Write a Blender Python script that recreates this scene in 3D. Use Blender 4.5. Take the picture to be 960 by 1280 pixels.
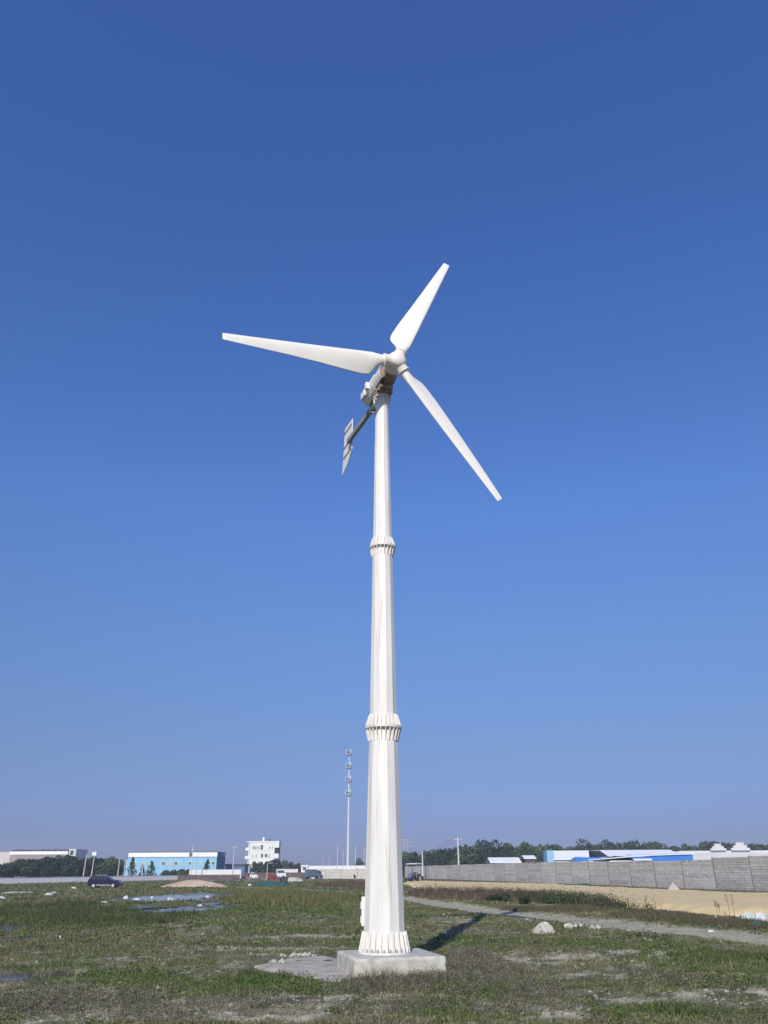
import bpy, math, random
import numpy as np
from mathutils import Vector, Matrix
for o in list(bpy.data.objects): bpy.data.objects.remove(o)
SC = bpy.context.scene
COL = SC.collection
R = math.radians
random.seed(7)
rng = np.random.default_rng(11)

# ------------------------------------------------------------------ camera, sky, sun, exposure
FPX, PITCH, CAM_H, ROLL = 967.0, R(24.88), 1.7, R(0.32)
cd = bpy.data.cameras.new('camera'); cam = bpy.data.objects.new('camera', cd); COL.objects.link(cam)
cd.sensor_fit = 'VERTICAL'; cd.sensor_height = 36; cd.lens = 36*FPX/1280
cd.clip_start = 0.1; cd.clip_end = 6000
cam.matrix_world = Matrix.Translation((0, 0, CAM_H)) @ Matrix.Rotation(R(90)+PITCH, 4, 'X') @ Matrix.Rotation(-ROLL, 4, 'Z')
SC.camera = cam
SC.render.resolution_x = 768; SC.render.resolution_y = 1024
SUN_EL, SUN_AZ = R(31), R(180+12)          # the sun stands behind the camera, a little to the left (azimuth clockwise from +Y)
w = bpy.data.worlds.new('World'); SC.world = w; w.use_nodes = True
nt = w.node_tree; nt.nodes.clear()
sky = nt.nodes.new('ShaderNodeTexSky'); sky.sky_type = 'NISHITA'; sky.sun_disc = False
sky.sun_elevation = SUN_EL; sky.sun_rotation = SUN_AZ
sky.altitude = 0; sky.air_density = 1.0; sky.dust_density = 0.6; sky.ozone_density = 3.0
hs = nt.nodes.new('ShaderNodeHueSaturation'); hs.inputs['Saturation'].default_value = 1.12; hs.inputs['Value'].default_value = 1.0
mx = nt.nodes.new('ShaderNodeMix'); mx.data_type = 'RGBA'; mx.blend_type = 'MULTIPLY'; mx.inputs[0].default_value = 1
# air tint by elevation: a warm mauve haze low down, clear above
geo = nt.nodes.new('ShaderNodeTexCoord'); sep = nt.nodes.new('ShaderNodeSeparateXYZ'); cr = nt.nodes.new('ShaderNodeValToRGB')
SKYSTOPS = [(0.0, (0.31, 0.37, 0.84)), (0.042, (0.346, 0.41, 0.86)), (0.123, (0.54, 0.565, 0.81)), (0.267, (0.85, 0.88, 1.14)), (0.42, (1.03, 1.16, 1.57)), (0.70, (0.95, 1.19, 1.78)), (0.86, (1.04, 1.21, 1.90))]
e = cr.color_ramp.elements
e[0].position = SKYSTOPS[0][0]; e[0].color = (*SKYSTOPS[0][1], 1)
e[1].position = SKYSTOPS[-1][0]; e[1].color = (*SKYSTOPS[-1][1], 1)
for p, c in SKYSTOPS[1:-1]:
    q = e.new(p); q.color = (*c, 1)
bg = nt.nodes.new('ShaderNodeBackground'); bg.inputs[1].default_value = 0.1
out = nt.nodes.new('ShaderNodeOutputWorld')
L = nt.links.new
L(sky.outputs[0], hs.inputs['Color']); L(hs.outputs[0], mx.inputs[6])
L(geo.outputs['Generated'], sep.inputs[0]); L(sep.outputs[2], cr.inputs[0]); L(cr.outputs[0], mx.inputs[7])
L(mx.outputs[2], bg.inputs[0]); L(bg.outputs[0], out.inputs[0])
sl = bpy.data.lights.new('sun', 'SUN'); sl.energy = 4.0; sl.angle = R(0.5); sl.color = (1.0, 0.94, 0.83)
so = bpy.data.objects.new('sun', sl); COL.objects.link(so)
sd = Vector((math.sin(SUN_AZ)*math.cos(SUN_EL), math.cos(SUN_AZ)*math.cos(SUN_EL), math.sin(SUN_EL)))
so.rotation_euler = sd.to_track_quat('Z', 'Y').to_euler(); so.location = (-20, -40, 60)
vs = SC.view_settings; vs.view_transform = 'Standard'; vs.look = 'None'; vs.exposure = 0.0; vs.gamma = 1

# ------------------------------------------------------------------ survey helpers: bearings taken from the photograph, distances in metres
def ray(px, py):
    u, v = px-480, 640-py
    c, s = math.cos(ROLL), math.sin(ROLL)
    u, v = u*c+v*s, -u*s+v*c
    return (u, FPX*math.cos(PITCH)-v*math.sin(PITCH), FPX*math.sin(PITCH)+v*math.cos(PITCH))
def gp(px, py, z=0.0):                     # where that bearing meets height z
    d = ray(px, py); t = (z-CAM_H)/d[2]; return (d[0]*t, d[1]*t)
def at(px, py, Y):                         # the point on that bearing at distance Y
    d = ray(px, py); t = Y/d[1]; return (d[0]*t, Y, CAM_H+d[2]*t)
def hz(px, Y): return at(px, 1095, Y)[0]   # x at distance Y

# ------------------------------------------------------------------ noise
def _h(ix, iy, s):
    n = (ix.astype(np.int64)*374761393 + iy.astype(np.int64)*668265263 + s*974711) & 0x7fffffff
    n = ((n ^ (n >> 13))*1274126177) & 0x7fffffff
    return ((n ^ (n >> 16)) & 0xffff)/65535.0
def vn(x, y, sc, s=0):
    x = np.asarray(x, float)/sc; y = np.asarray(y, float)/sc
    ix, iy = np.floor(x), np.floor(y); fx, fy = x-ix, y-iy
    fx = fx*fx*(3-2*fx); fy = fy*fy*(3-2*fy)
    a, b, c, d = _h(ix, iy, s), _h(ix+1, iy, s), _h(ix, iy+1, s), _h(ix+1, iy+1, s)
    return (a*(1-fx)+b*fx)*(1-fy)+(c*(1-fx)+d*fx)*fy
def fbm(x, y, sc, s=0, o=3):
    v = 0; a = 1; t = 0
    for k in range(o):
        v = v+a*vn(x, y, sc/2**k, s+k*17); t += a; a *= .5
    return v/t
def smooth(a, b, v): t = np.clip((v-a)/(b-a), 0, 1); return t*t*(3-2*t)

# ------------------------------------------------------------------ materials
def mat(name, c, rough=.8, var=.12, scale=4.0, bump=0.0, metal=0.0, spec=.3, c2=None, attr=None, coords='Object', stretch=None, rnd=0):
    m = bpy.data.materials.new(name); m.use_nodes = True
    t = m.node_tree; b = t.nodes['Principled BSDF']; l = t.links.new
    b.inputs['Roughness'].default_value = rough; b.inputs['Metallic'].default_value = metal
    b.inputs['Specular IOR Level'].default_value = spec
    tc = t.nodes.new('ShaderNodeTexCoord'); mp = t.nodes.new('ShaderNodeMapping')
    if stretch: mp.inputs['Scale'].default_value = stretch
    n = t.nodes.new('ShaderNodeTexNoise'); n.inputs['Scale'].default_value = scale; n.inputs['Detail'].default_value = 6
    l(tc.outputs[coords], mp.inputs[0]); l(mp.outputs[0], n.inputs[0])
    r = t.nodes.new('ShaderNodeValToRGB'); r.color_ramp.elements[0].position = .3; r.color_ramp.elements[1].position = .7
    l(n.outputs[0], r.inputs[0])
    if c2 is None:
        lo = tuple(x*(1-var) for x in c); hi = tuple(min(1, x*(1+var)) for x in c)
    else: lo, hi = c2, c
    r.color_ramp.elements[0].color = (*lo, 1); r.color_ramp.elements[1].color = (*hi, 1)
    src = r.outputs[0]
    if attr:
        a = t.nodes.new('ShaderNodeAttribute'); a.attribute_name = attr
        mm = t.nodes.new('ShaderNodeMix'); mm.data_type = 'RGBA'; mm.blend_type = 'MULTIPLY'; mm.inputs[0].default_value = 1
        l(src, mm.inputs[6]); l(a.outputs['Color'], mm.inputs[7]); src = mm.outputs[2]
    if rnd:
        oi = t.nodes.new('ShaderNodeObjectInfo'); hv_ = t.nodes.new('ShaderNodeHueSaturation'); mr = t.nodes.new('ShaderNodeMapRange'); mr.inputs['To Min'].default_value = 1-rnd; mr.inputs['To Max'].default_value = 1+rnd
        l(oi.outputs['Random'], mr.inputs[0]); l(mr.outputs[0], hv_.inputs['Value']); l(src, hv_.inputs['Color']); src = hv_.outputs[0]
    l(src, b.inputs['Base Color'])
    if bump:
        bp = t.nodes.new('ShaderNodeBump'); bp.inputs['Strength'].default_value = bump; bp.inputs['Distance'].default_value = .05
        l(n.outputs[0], bp.inputs['Height']); l(bp.outputs[0], b.inputs['Normal'])
    return m
M = {}
M['tower'] = mat('tower_paint', (.81, .785, .73), .45, .05, 1.6, .03, spec=.35, c2=(.69, .665, .61), stretch=(2.5, 2.5, .35))
_t = M['tower'].node_tree; _b = _t.nodes['Principled BSDF']; _src = _b.inputs['Base Color'].links[0].from_socket      # rain streaks and grime down the shaft
_tc = _t.nodes.new('ShaderNodeTexCoord'); _mp = _t.nodes.new('ShaderNodeMapping'); _mp.inputs['Scale'].default_value = (16, 16, .55)
_n = _t.nodes.new('ShaderNodeTexNoise'); _n.inputs['Scale'].default_value = 1.0; _n.inputs['Detail'].default_value = 5; _r = _t.nodes.new('ShaderNodeValToRGB')
_r.color_ramp.elements[0].position = .56; _r.color_ramp.elements[0].color = (1, 1, 1, 1); _r.color_ramp.elements[1].position = .78; _r.color_ramp.elements[1].color = (.60, .54, .45, 1)
_m = _t.nodes.new('ShaderNodeMix'); _m.data_type = 'RGBA'; _m.blend_type = 'MULTIPLY'; _m.inputs[0].default_value = .8
_t.links.new(_tc.outputs['Object'], _mp.inputs[0]); _t.links.new(_mp.outputs[0], _n.inputs[0]); _t.links.new(_n.outputs[0], _r.inputs[0]); _t.links.new(_src, _m.inputs[6]); _t.links.new(_r.outputs[0], _m.inputs[7]); _t.links.new(_m.outputs[2], _b.inputs['Base Color'])
M['blade'] = mat('blade_paint', (.85, .815, .735), .4, .04, 1.5, spec=.4)
M['hubw'] = mat('hub_paint', (.80, .76, .67), .45, .06, 5)
M['rust'] = mat('rusty_casting', (.40, .30, .215), .7, .4, 9, .2, c2=(.19, .135, .10))
M['greymetal'] = mat('galvanised', (.40, .40, .38), .5, .1, 5, metal=.2)
M['boom'] = mat('boom_steel', (.30, .30, .28), .6, .12, 5)
M['dark'] = mat('dark_metal', (.06, .06, .065), .6, .2, 5)
M['vane'] = mat('vane_sheet', (.86, .83, .76), .5, .08, 3)
M['seam'] = mat('vane_strip', (.16, .12, .10), .7, .2, 6)
M['conc'] = mat('foundation_concrete', (.60, .585, .505), .95, .1, 5.5, .5, c2=(.40, .385, .32))
M['conc_spill'] = mat('cement_screed', (.54, .49, .40), .95, .1, 3.2, .6, c2=(.34, .30, .235))
M['block'] = mat('grey_block', (.68, .64, .565), .95, .12, .35, .3, c2=(.56, .53, .475), attr='Col', rnd=.08)
M['post'] = mat('concrete_post', (.24, .23, .21), .9, .2, 3)
M['cap'] = mat('coping', (.33, .325, .31), .9, .1, 2)
M['pale_wall'] = mat('pale_wall', (.60, .56, .50), .9, .08, .7, .1)
M['white'] = mat('white_render', (.78, .78, .76), .8, .04, .6)
M['cream'] = mat('cream_render', (.74, .74, .69), .85, .04, .5)
M['pink'] = mat('pinkish_render', (.33, .27, .27), .9, .08, .3)
M['lblue'] = mat('light_blue_cladding', (.27, .50, .68), .6, .06, .3, stretch=(6, 6, .3))
M['dblue_and_shade'] = mat('dark_and_shaded_blue', (.08, .17, .30), .6, .08, .4)  # dark blue parts, and the painted shade of light blue side faces
M['bblue'] = mat('bright_blue_sheet', (.045, .20, .62), .5, .05, .5)
M['hall'] = mat('hall_render', (.62, .63, .63), .85, .08, .35, c2=(.54, .55, .55))
M['roofw'] = mat('white_sheet_roof', (.84, .85, .85), .55, .05, .4)
M['roofd'] = mat('dark_roof', (.10, .085, .08), .8, .2, .5)
M['glass'] = mat('window_glass', (.03, .04, .05), .12, .2, .5, spec=.6)
M['glassl'] = mat('pale_window', (.30, .42, .36), .25, .2, .3)
M['dark_and_shade'] = mat('dark_and_shade_tone', (.035, .035, .04), .9, .2, 1)  # near black for dark gables and for shade painted into recesses and undersides
M['bark'] = mat('bark', (.09, .07, .055), .95, .3, 6)
M['leafd'] = mat('dark_leaves', (.038, .062, .030), .75, .35, .5, attr='Col', rnd=.35)
M['leafm'] = mat('mid_leaves', (.052, .080, .034), .75, .35, .5, attr='Col', rnd=.35)
M['pole'] = mat('pole_concrete', (.50, .50, .49), .7, .08, 2)
M['mono'] = mat('monopole_paint', (.62, .64, .66), .5, .05, 1)
M['wire'] = mat('wire', (.05, .05, .05), .6, .1, 5)
M['stalk'] = mat('dry_stalk', (.24, .18, .11), .9, .3, 6)
M['navy'] = mat('navy_car_paint', (.006, .007, .038), .25, .1, 2, spec=.6)
M['wpaint'] = mat('white_vehicle_paint', (.75, .75, .74), .3, .04, 2, spec=.5)
M['red'] = mat('red_vehicle_paint', (.40, .035, .04), .4, .15, 2)
M['bluev'] = mat('blue_vehicle_paint', (.03, .08, .25), .45, .15, 2)
M['slate'] = mat('slate_blue_paint', (.12, .15, .27), .5, .15, 2)
M['tyre'] = mat('tyre', (.025, .025, .025), .9, .2, 8)
M['rim'] = mat('rim', (.55, .55, .56), .35, .05, 4, metal=.4)
M['lamp'] = mat('lamp_lens', (.6, .5, .4), .2, .1, 4)
M['teal'] = mat('teal_netting', (.05, .13, .12), .85, .4, 3, .3, c2=(.02, .08, .08))
M['bag'] = mat('white_sacking', (.58, .58, .57), .7, .1, 6, .2)
M['pbag'] = mat('pale_green_plastic', (.48, .55, .50), .5, .12, 6, .2)
M['sandm'] = mat('sand_heap', (.56, .44, .30), .95, .1, 1.2, .3, c2=(.42, .33, .23))
M['pinksand'] = mat('pink_sand', (.48, .42, .35), .95, .1, 3, .2)
M['brick'] = mat('dull_brick', (.14, .10, .09), .95, .3, 1.5, .2)
M['lime'] = mat('chalky_rubble', (.56, .53, .46), .95, .12, 9, .5, c2=(.40, .37, .33))
M['plast'] = mat('clay_rubble', (.20, .18, .15), .95, .2, 7, .5)
M['grass'] = mat('grass_blades', (1, 1, 1), .75, .22, 1.3, attr='Col', spec=.15)

# ------------------------------------------------------------------ mesh builder
class MB:
    def __init__(s): s.v = []; s.f = []
    def add(s, vs_, fs_):
        k = len(s.v); s.v += [tuple(v) for v in vs_]; s.f += [tuple(i+k for i in f) for f in fs_]; return s
    def box(s, x0, x1, y0, y1, z0, z1, T=None):
        vs_ = [Vector(p) for p in ((x0,y0,z0),(x1,y0,z0),(x1,y1,z0),(x0,y1,z0),(x0,y0,z1),(x1,y0,z1),(x1,y1,z1),(x0,y1,z1))]
        if T is not None: vs_ = [T @ p for p in vs_]
        return s.add(vs_, [(0,3,2,1),(4,5,6,7),(0,1,5,4),(1,2,6,5),(2,3,7,6),(3,0,4,7)])
    def cbox(s, c, d, T=None):
        return s.box(c[0]-d[0]/2, c[0]+d[0]/2, c[1]-d[1]/2, c[1]+d[1]/2, c[2]-d[2]/2, c[2]+d[2]/2, T)
    def tube(s, a, b, ra, rb=None, n=8, cap=True, ph=0.0):
        a = Vector(a); b = Vector(b); rb = ra if rb is None else rb
        q = (b-a).to_track_quat('Z', 'Y'); k = []
        for c, r in ((a, ra), (b, rb)):
            for i in range(n):
                t = ph+2*math.pi*i/n; k.append(c+q @ Vector((r*math.cos(t), r*math.sin(t), 0)))
        f = [(i, (i+1) % n, n+(i+1) % n, n+i) for i in range(n)]
        if cap: f += [tuple(reversed(range(n))), tuple(range(n, 2*n))]
        return s.add(k, f)
    def bar(s, a, b, wd, h, up=(0, 0, 1)):          # rectangular beam
        a = Vector(a); b = Vector(b); d = (b-a).normalized(); x = d.cross(Vector(up)).normalized(); z = x.cross(d)
        k = [c+x*sx*wd/2+z*sz*h/2 for c in (a, b) for sx, sz in ((-1,-1),(1,-1),(1,1),(-1,1))]
        return s.add(k, [(0,3,2,1)[::-1],(4,5,6,7)[::-1],(0,1,5,4)[::-1],(1,2,6,5)[::-1],(2,3,7,6)[::-1],(3,0,4,7)[::-1]])
    def ring(s, prof, n=24, T=None, close=False, ph=0.0):    # lathe about z: prof = [(r,z)]
        k = []
        for r, z in prof:
            for i in range(n):
                t = ph+2*math.pi*i/n; p = Vector((r*math.cos(t), r*math.sin(t), z)); k.append(T @ p if T is not None else p)
        f = []
        for j in range(len(prof)-1):
            for i in range(n): f.append((j*n+i, j*n+(i+1) % n, (j+1)*n+(i+1) % n, (j+1)*n+i))
        f.append(tuple(reversed(range(n)))); f.append(tuple(range((len(prof)-1)*n, len(prof)*n)))
        return s.add(k, f)
    def prism(s, pts, y0, y1, T=None):                # outline in (x,z) extruded along y
        n = len(pts); k = [Vector((x, y0, z)) for x, z in pts]+[Vector((x, y1, z)) for x, z in pts]
        if T is not None: k = [T @ p for p in k]
        return s.add(k, [tuple(range(n)), tuple(reversed(range(n, 2*n)))]+[(i, n+i, n+(i+1) % n, (i+1) % n) for i in range(n)])
    def build(s, name, m, parent=None, smooth=False, kind=None, loc=None, rz=None, bevel=0, label=None):
        me = bpy.data.meshes.new(name); me.from_pydata(s.v, [], s.f); me.update()
        import bmesh
        bm = bmesh.new(); bm.from_mesh(me); bmesh.ops.recalc_face_normals(bm, faces=bm.faces); bm.to_mesh(me); bm.free()
        if smooth: me.shade_smooth()
        return place(name, me, m, parent, kind, loc, rz, bevel, label)
def place(name, me, m, parent=None, kind=None, loc=None, rz=None, bevel=0, label=None):
    o = bpy.data.objects.new(name, me); COL.objects.link(o)
    if m is not None and not me.materials: me.materials.append(m if not isinstance(m, str) else M[m])
    if parent: o.parent = parent
    if loc is not None: o.location = loc
    if rz is not None: o.rotation_euler = (0, 0, rz)
    if kind: o['kind'] = kind
    if label: o['label'] = label
    if bevel:
        b = o.modifiers.new('edge', 'BEVEL'); b.width = bevel; b.segments = 2
    return o
def tag(o, label, cat, group=None):
    o['label'] = label; o['category'] = cat
    if group: o['group'] = group
    return o
def thing(name, label, cat, loc=(0, 0, 0), rz=0, group=None):
    o = bpy.data.objects.new(name, None); COL.objects.link(o); o.location = loc; o.rotation_euler = (0, 0, rz)
    o.empty_display_size = .2
    return tag(o, label, cat, group)
def dup(root, loc, rz=None, label=None, group=None, scale=None):
    r = root.copy(); COL.objects.link(r); r.location = loc
    if rz is not None: r.rotation_euler = (0, 0, rz)
    if label: r['label'] = label
    if group: r['group'] = group
    if scale: r.scale = scale
    for ch in list(root.children):
        c = ch.copy(); COL.objects.link(c); c.parent = r
        for g in list(ch.children):
            d = g.copy(); COL.objects.link(d); d.parent = c
    return r
def vcol(me, cols):                      # cols per vertex (n,3)
    a = me.color_attributes.new('Col', 'FLOAT_COLOR', 'POINT')
    c = np.ones((len(cols), 4), np.float32); c[:, :3] = cols
    a.data.foreach_set('color', c.ravel())

# ------------------------------------------------------------------ ground sheet
def PX(px, py, rx, ry):      # a patch centred on that bearing: world centre and half sizes
    x, y = gp(px, py); x1, _ = gp(px+rx, py)
    ya = gp(px, py-ry)[1]; yb = gp(px, py+ry)[1]
    return (x, y, abs(x1-x), (ya-yb)/2)
LIGHT = [PX(*a) for a in ((300,1262,230,12),(860,1248,130,9),(700,1240,90,7),(420,1250,110,9),(730,1200,100,8),(900,1240,120,6),(470,1272,110,9),(640,1262,110,10),(90,1262,50,6),(140,1272,60,8),(720,1218,70,5),(620,1196,50,7),(780,1192,60,5),(560,1150,40,4),(300,1185,120,3),(380,1172,100,3))]
GREEN = [PX(*a) for a in ((300,1228,130,13),(120,1226,100,10),(620,1232,90,12),(900,1198,110,16),(760,1268,120,8),(860,1186,80,7),(600,1178,70,8),(110,1145,140,16),(370,1122,80,12),(400,1236,70,8),(60,1210,60,8),(560,1262,60,9),(700,1180,80,5),(900,1230,80,6),(330,1140,100,5))]
GREY = [PX(*a) for a in ((560,1225,90,16),(500,1240,90,10),(600,1250,90,12),(120,1255,120,14),(20,1250,60,12),(650,1215,70,12),(30,1170,60,8),(340,1250,60,8))]
def patch(x, y, L_, seed, sharp=.5):
    v = np.zeros_like(x)
    nx = (fbm(x, y, 1.3, seed)-.5)
    for cx, cy, rx, ry in L_:
        d = np.sqrt(((x-cx)/rx)**2+((y-cy)/ry)**2)+nx*1.5
        v = np.maximum(v, smooth(1.25, .6, d))
    return v
TRACK = [(10.9,21.5,1.55),(9.4,24.9,1.5),(8.0,29.2,1.4),(6.6,33.0,1.35),(5.35,37.2,1.3),(4.2,43.0,1.2),(3.2,47.5,1.15),(2.2,53.5,1.1),(1.0,60.5,1.1),(-1.2,67,1.1),(-4.5,76,1.1),(-8.5,86,1.2),(-15,98,1.2),(-24,108,1.2),(-40,118,1.2)]
TRACK = [(17,12,1.6),(13.5,16.6,1.6)]+TRACK
def track_d(x, y):
    best = np.full(x.shape, 99.)
    for (ax, ay, aw), (bx, by, bw) in zip(TRACK[:-1], TRACK[1:]):
        t = np.clip(((x-ax)*(bx-ax)+(y-ay)*(by-ay))/((bx-ax)**2+(by-ay)**2), 0, 1)
        d = np.hypot(x-ax-t*(bx-ax), y-ay-t*(by-ay))/(aw+t*(bw-aw)); best = np.minimum(best, d)
    return best
SAND = [(4.2,137),(12.8,117),(19.6,97),(21.3,77),(25.0,58),(31,44),(22,24),(14.2,32),(11.2,40.6),(10.3,52),(8.0,68),(2.8,76),(3.0,100),(2.0,125)]
def inpoly(x, y, P):
    r = np.zeros(x.shape, bool); j = len(P)-1
    for i in range(len(P)):
        xi, yi = P[i]; xj, yj = P[j]
        c = ((yi > y) != (yj > y)) & (x < (xj-xi)*(y-yi)/(yj-yi+1e-9)+xi); r ^= c; j = i
    return r
def polyd(x, y, P):        # signed distance, negative inside
    d = np.full(x.shape, 1e9)
    for (ax, ay), (bx, by) in zip(P, P[1:]+P[:1]):
        t = np.clip(((x-ax)*(bx-ax)+(y-ay)*(by-ay))/((bx-ax)**2+(by-ay)**2), 0, 1)
        d = np.minimum(d, np.hypot(x-ax-t*(bx-ax), y-ay-t*(by-ay)))
    return np.where(inpoly(x, y, P), -d, d)
TX, TY = -.04, 16.69
BASE_C, BASE_H, BASE_A = (TX+.10, TY-.02), .85, R(14)
def base_local(x, y):
    c, s = math.cos(-BASE_A), math.sin(-BASE_A); dx, dy = x-BASE_C[0], y-BASE_C[1]
    return dx*c-dy*s, dx*s+dy*c
PUD = [PX(218,1121,64,4.2), PX(226,1136,52,4.6), PX(170,1134,40,2.2), PX(8,1220,40,9), PX(82,1222,15,4), PX(255,1129,18,1.5), PX(692,1274,46,5), PX(10,1160,22,4)]
def pud_f(x, y):
    v = np.full(x.shape, -9.)
    n = (fbm(x, y, 1.1, 91)-.5)
    for cx, cy, rx, ry in PUD:
        v = np.maximum(v, 1-np.sqrt(((x-cx)/rx)**2+((y-cy)/ry)**2)+n*1.3+(vn(x/3, y, .9, 93)-.5)*.9)
    return v
def height(x, y):
    x = np.asarray(x, float); y = np.asarray(y, float)
    far = smooth(90, 40, y)*.75+.25
    z = (fbm(x, y, 5.5, 3)-.5)*.16*far+(fbm(x, y, .9, 5)-.5)*.075+(fbm(x, y, .30, 8, 3)-.5)*.085*smooth(40, 18, y)
    t = track_d(x, y)
    z = z*(1-.75*smooth(1.3, .8, t))-.05*smooth(1.25, .8, t)+.035*np.exp(-((t-1.35)/.3)**2)
    ln = patch(x, y, LIGHT, 31)
    z = z-.015*ln
    bx, by = base_local(x, y); near = smooth(1.7, 1.0, np.maximum(abs(bx), abs(by)))
    z = z*(1-near)+.0*near
    p = smooth(-.35, .1, pud_f(x, y)); z = z*(1-p)-.05*p
    return z
W_EDGE = lambda y: .60*np.maximum(y, 8)+3
def make_ground():
    rows = [-1500, -500, -150, -50, -15, 0, 5, 8.5]+list(9.5*(170/9.5)**np.linspace(0, 1, 400))+[200, 260, 360, 520, 900, 1500]
    cols = list(np.linspace(-1, 1, 380)); ext = [1.15, 1.5, 2.2, 4, 10, 40]
    Y = np.array(rows)[:, None]; U = np.array([-e_ for e_ in ext[::-1]]+cols+ext)[None, :]
    We = W_EDGE(np.abs(Y))
    X = np.clip(U*We, -1500, 1500) + 0*Y
    X[:, 0] = -1500; X[:, -1] = 1500
    Y = Y+0*X
    dense = (Y > 9) & (Y < 175) & (np.abs(X) < 120)
    Z = np.where(dense, height(X, Y), 0)
    edge = smooth(8.5, 11, Y)*smooth(170, 130, Y)*smooth(1.5, 1.1, np.abs(X)/We)
    Z = Z*edge
    nr, nc = X.shape
    V = np.stack([X, Y, Z], -1).reshape(-1, 3)
    idx = np.arange(nr*nc).reshape(nr, nc)
    Fc = np.stack([idx[:-1, :-1], idx[:-1, 1:], idx[1:, 1:], idx[1:, :-1]], -1).reshape(-1, 4)
    me = bpy.data.meshes.new('ground'); me.from_pydata(V.tolist(), [], Fc.tolist()); me.shade_smooth()
    x, y = X.ravel(), Y.ravel()
    soil = np.array((.200, .182, .108)); dark = np.array((.105, .110, .052)); lt = np.array((.46, .415, .285)); gr = np.array((.06, .085, .028)); gy = np.array((.14, .13, .09)); tr = np.array((.43, .385, .26))
    n = fbm(x, y, 2.2, 41, 4)[:, None]; n2 = fbm(x, y, .35, 44, 3)[:, None]
    c = soil*(1-smooth(.38, .62, n))+dark*smooth(.38, .62, n)
    def mixc(c, k, m_): return c*(1-m_)+k*m_
    c = mixc(c, gy, patch(x, y, GREY, 33)[:, None]*.7)
    c = mixc(c, gr, patch(x, y, GREEN, 32)[:, None]*.7)
    c = mixc(c, lt, patch(x, y, LIGHT, 31)[:, None]*smooth(.35, .6, n2)*.9)
    c = mixc(c, lt, .6*smooth(.60, .70, n2))
    t = track_d(x, y)+.5*(n2[:, 0]-.5)
    c = mixc(c, tr, smooth(1.4, 1.0, t)[:, None])
    pm = smooth(-.5, 0, pud_f(x, y))[:, None]; c = mixc(c, np.array((.06, .058, .05)), pm*.85)
    n4 = fbm(x, y, .16, 46, 2)[:, None]
    c = c*(.70+.6*n2)*(.75+.5*n4)*np.where(np.abs(x)[:, None] < 200, 1, 1)
    vcol(me, c)
    m = mat('field_soil', (1, 1, 1), .95, .14, 9, .35, attr='Col', coords='Object')
    o = place('ground', me, m, kind='structure'); return o
make_ground()

def sheet(name, poly, m, z, res, kind='structure', jag=0.0, seed=1, hf=None, colf=None):
    xs = [p[0] for p in poly]; ys = [p[1] for p in poly]
    X, Y = np.meshgrid(np.arange(min(xs)-1, max(xs)+1, res), np.arange(min(ys)-1, max(ys)+1, res))
    D = polyd(X, Y, poly)+(fbm(X, Y, 1.6, seed)-.5)*jag
    ins = D < 0
    ctr = ins[:-1, :-1] | ins[1:, :-1] | ins[:-1, 1:] | ins[1:, 1:]
    idx = np.arange(X.size).reshape(X.shape)
    Fc = np.stack([idx[:-1, :-1], idx[:-1, 1:], idx[1:, 1:], idx[1:, :-1]], -1)[ctr]
    Z = z+(hf(X, Y, D) if hf else 0)+0*X
    used = np.unique(Fc); remap = -np.ones(X.size, int); remap[used] = np.arange(len(used))
    V = np.stack([X, Y, Z], -1).reshape(-1, 3)[used]
    me = bpy.data.meshes.new(name); me.from_pydata(V.tolist(), [], remap[Fc].tolist()); me.shade_smooth()
    if colf is not None: vcol(me, colf(V[:, 0], V[:, 1]))
    return place(name, me, m, kind=kind)
# the sandy strip between the track and the boundary wall: a low flat bank of spread sand
sand_m = mat('spread_sand', (.75, .575, .285), .95, .07, .8, .2, c2=(.64, .49, .245))
sheet('sand_strip', SAND, sand_m, 0, .30, jag=1.8, seed=60,
      hf=lambda X, Y, D: -.12+.42*smooth(.15, -1.6, D)+(fbm(X, Y, 3, 61)-.5)*.10+(fbm(X, Y, .7, 62, 2)-.5)*.05)
# water lying in the hollows
wm = bpy.data.materials.new('puddle_water'); wm.use_nodes = True
b = wm.node_tree.nodes['Principled BSDF']; b.inputs['Base Color'].default_value = (.09, .085, .075, 1); b.inputs['Roughness'].default_value = .14; b.inputs['Specular IOR Level'].default_value = .8
nz = wm.node_tree.nodes.new('ShaderNodeTexNoise'); nz.inputs['Scale'].default_value = 6; bp = wm.node_tree.nodes.new('ShaderNodeBump'); bp.inputs['Strength'].default_value = .25; bp.inputs['Distance'].default_value = .02
wm.node_tree.links.new(nz.outputs[0], bp.inputs['Height']); wm.node_tree.links.new(bp.outputs[0], b.inputs['Normal'])
for cx, cy, rx, ry in PUD:
    P = [(cx+rx*1.15*math.cos(a*.3142), cy+ry*1.15*math.sin(a*.3142)) for a in range(20)]
    sheet('puddle', P, wm, -.032, max(.08, min(rx, ry)/6), jag=0)
# cement screed spilled on the ground left of the foundation
SPILL = [(-2.6,17.5),(-2.0,18.9),(-1.35,19.3),(-.8,18.4),(-.85,17.2),(-.6,15.75),(-.62,15.2),(-1.0,15.0),(-1.35,15.5),(-1.9,16.6)]
o = sheet('cement_screed', SPILL, M['conc_spill'], .0, .07, kind=None, jag=.25, seed=70, hf=lambda X, Y, D: -.05+.085*smooth(.06, -.12, D)+(fbm(X, Y, .5, 71)-.5)*.02)
tag(o, 'flat pale cement screed spilled on the ground left of the turbine foundation', 'concrete slab')

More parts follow.
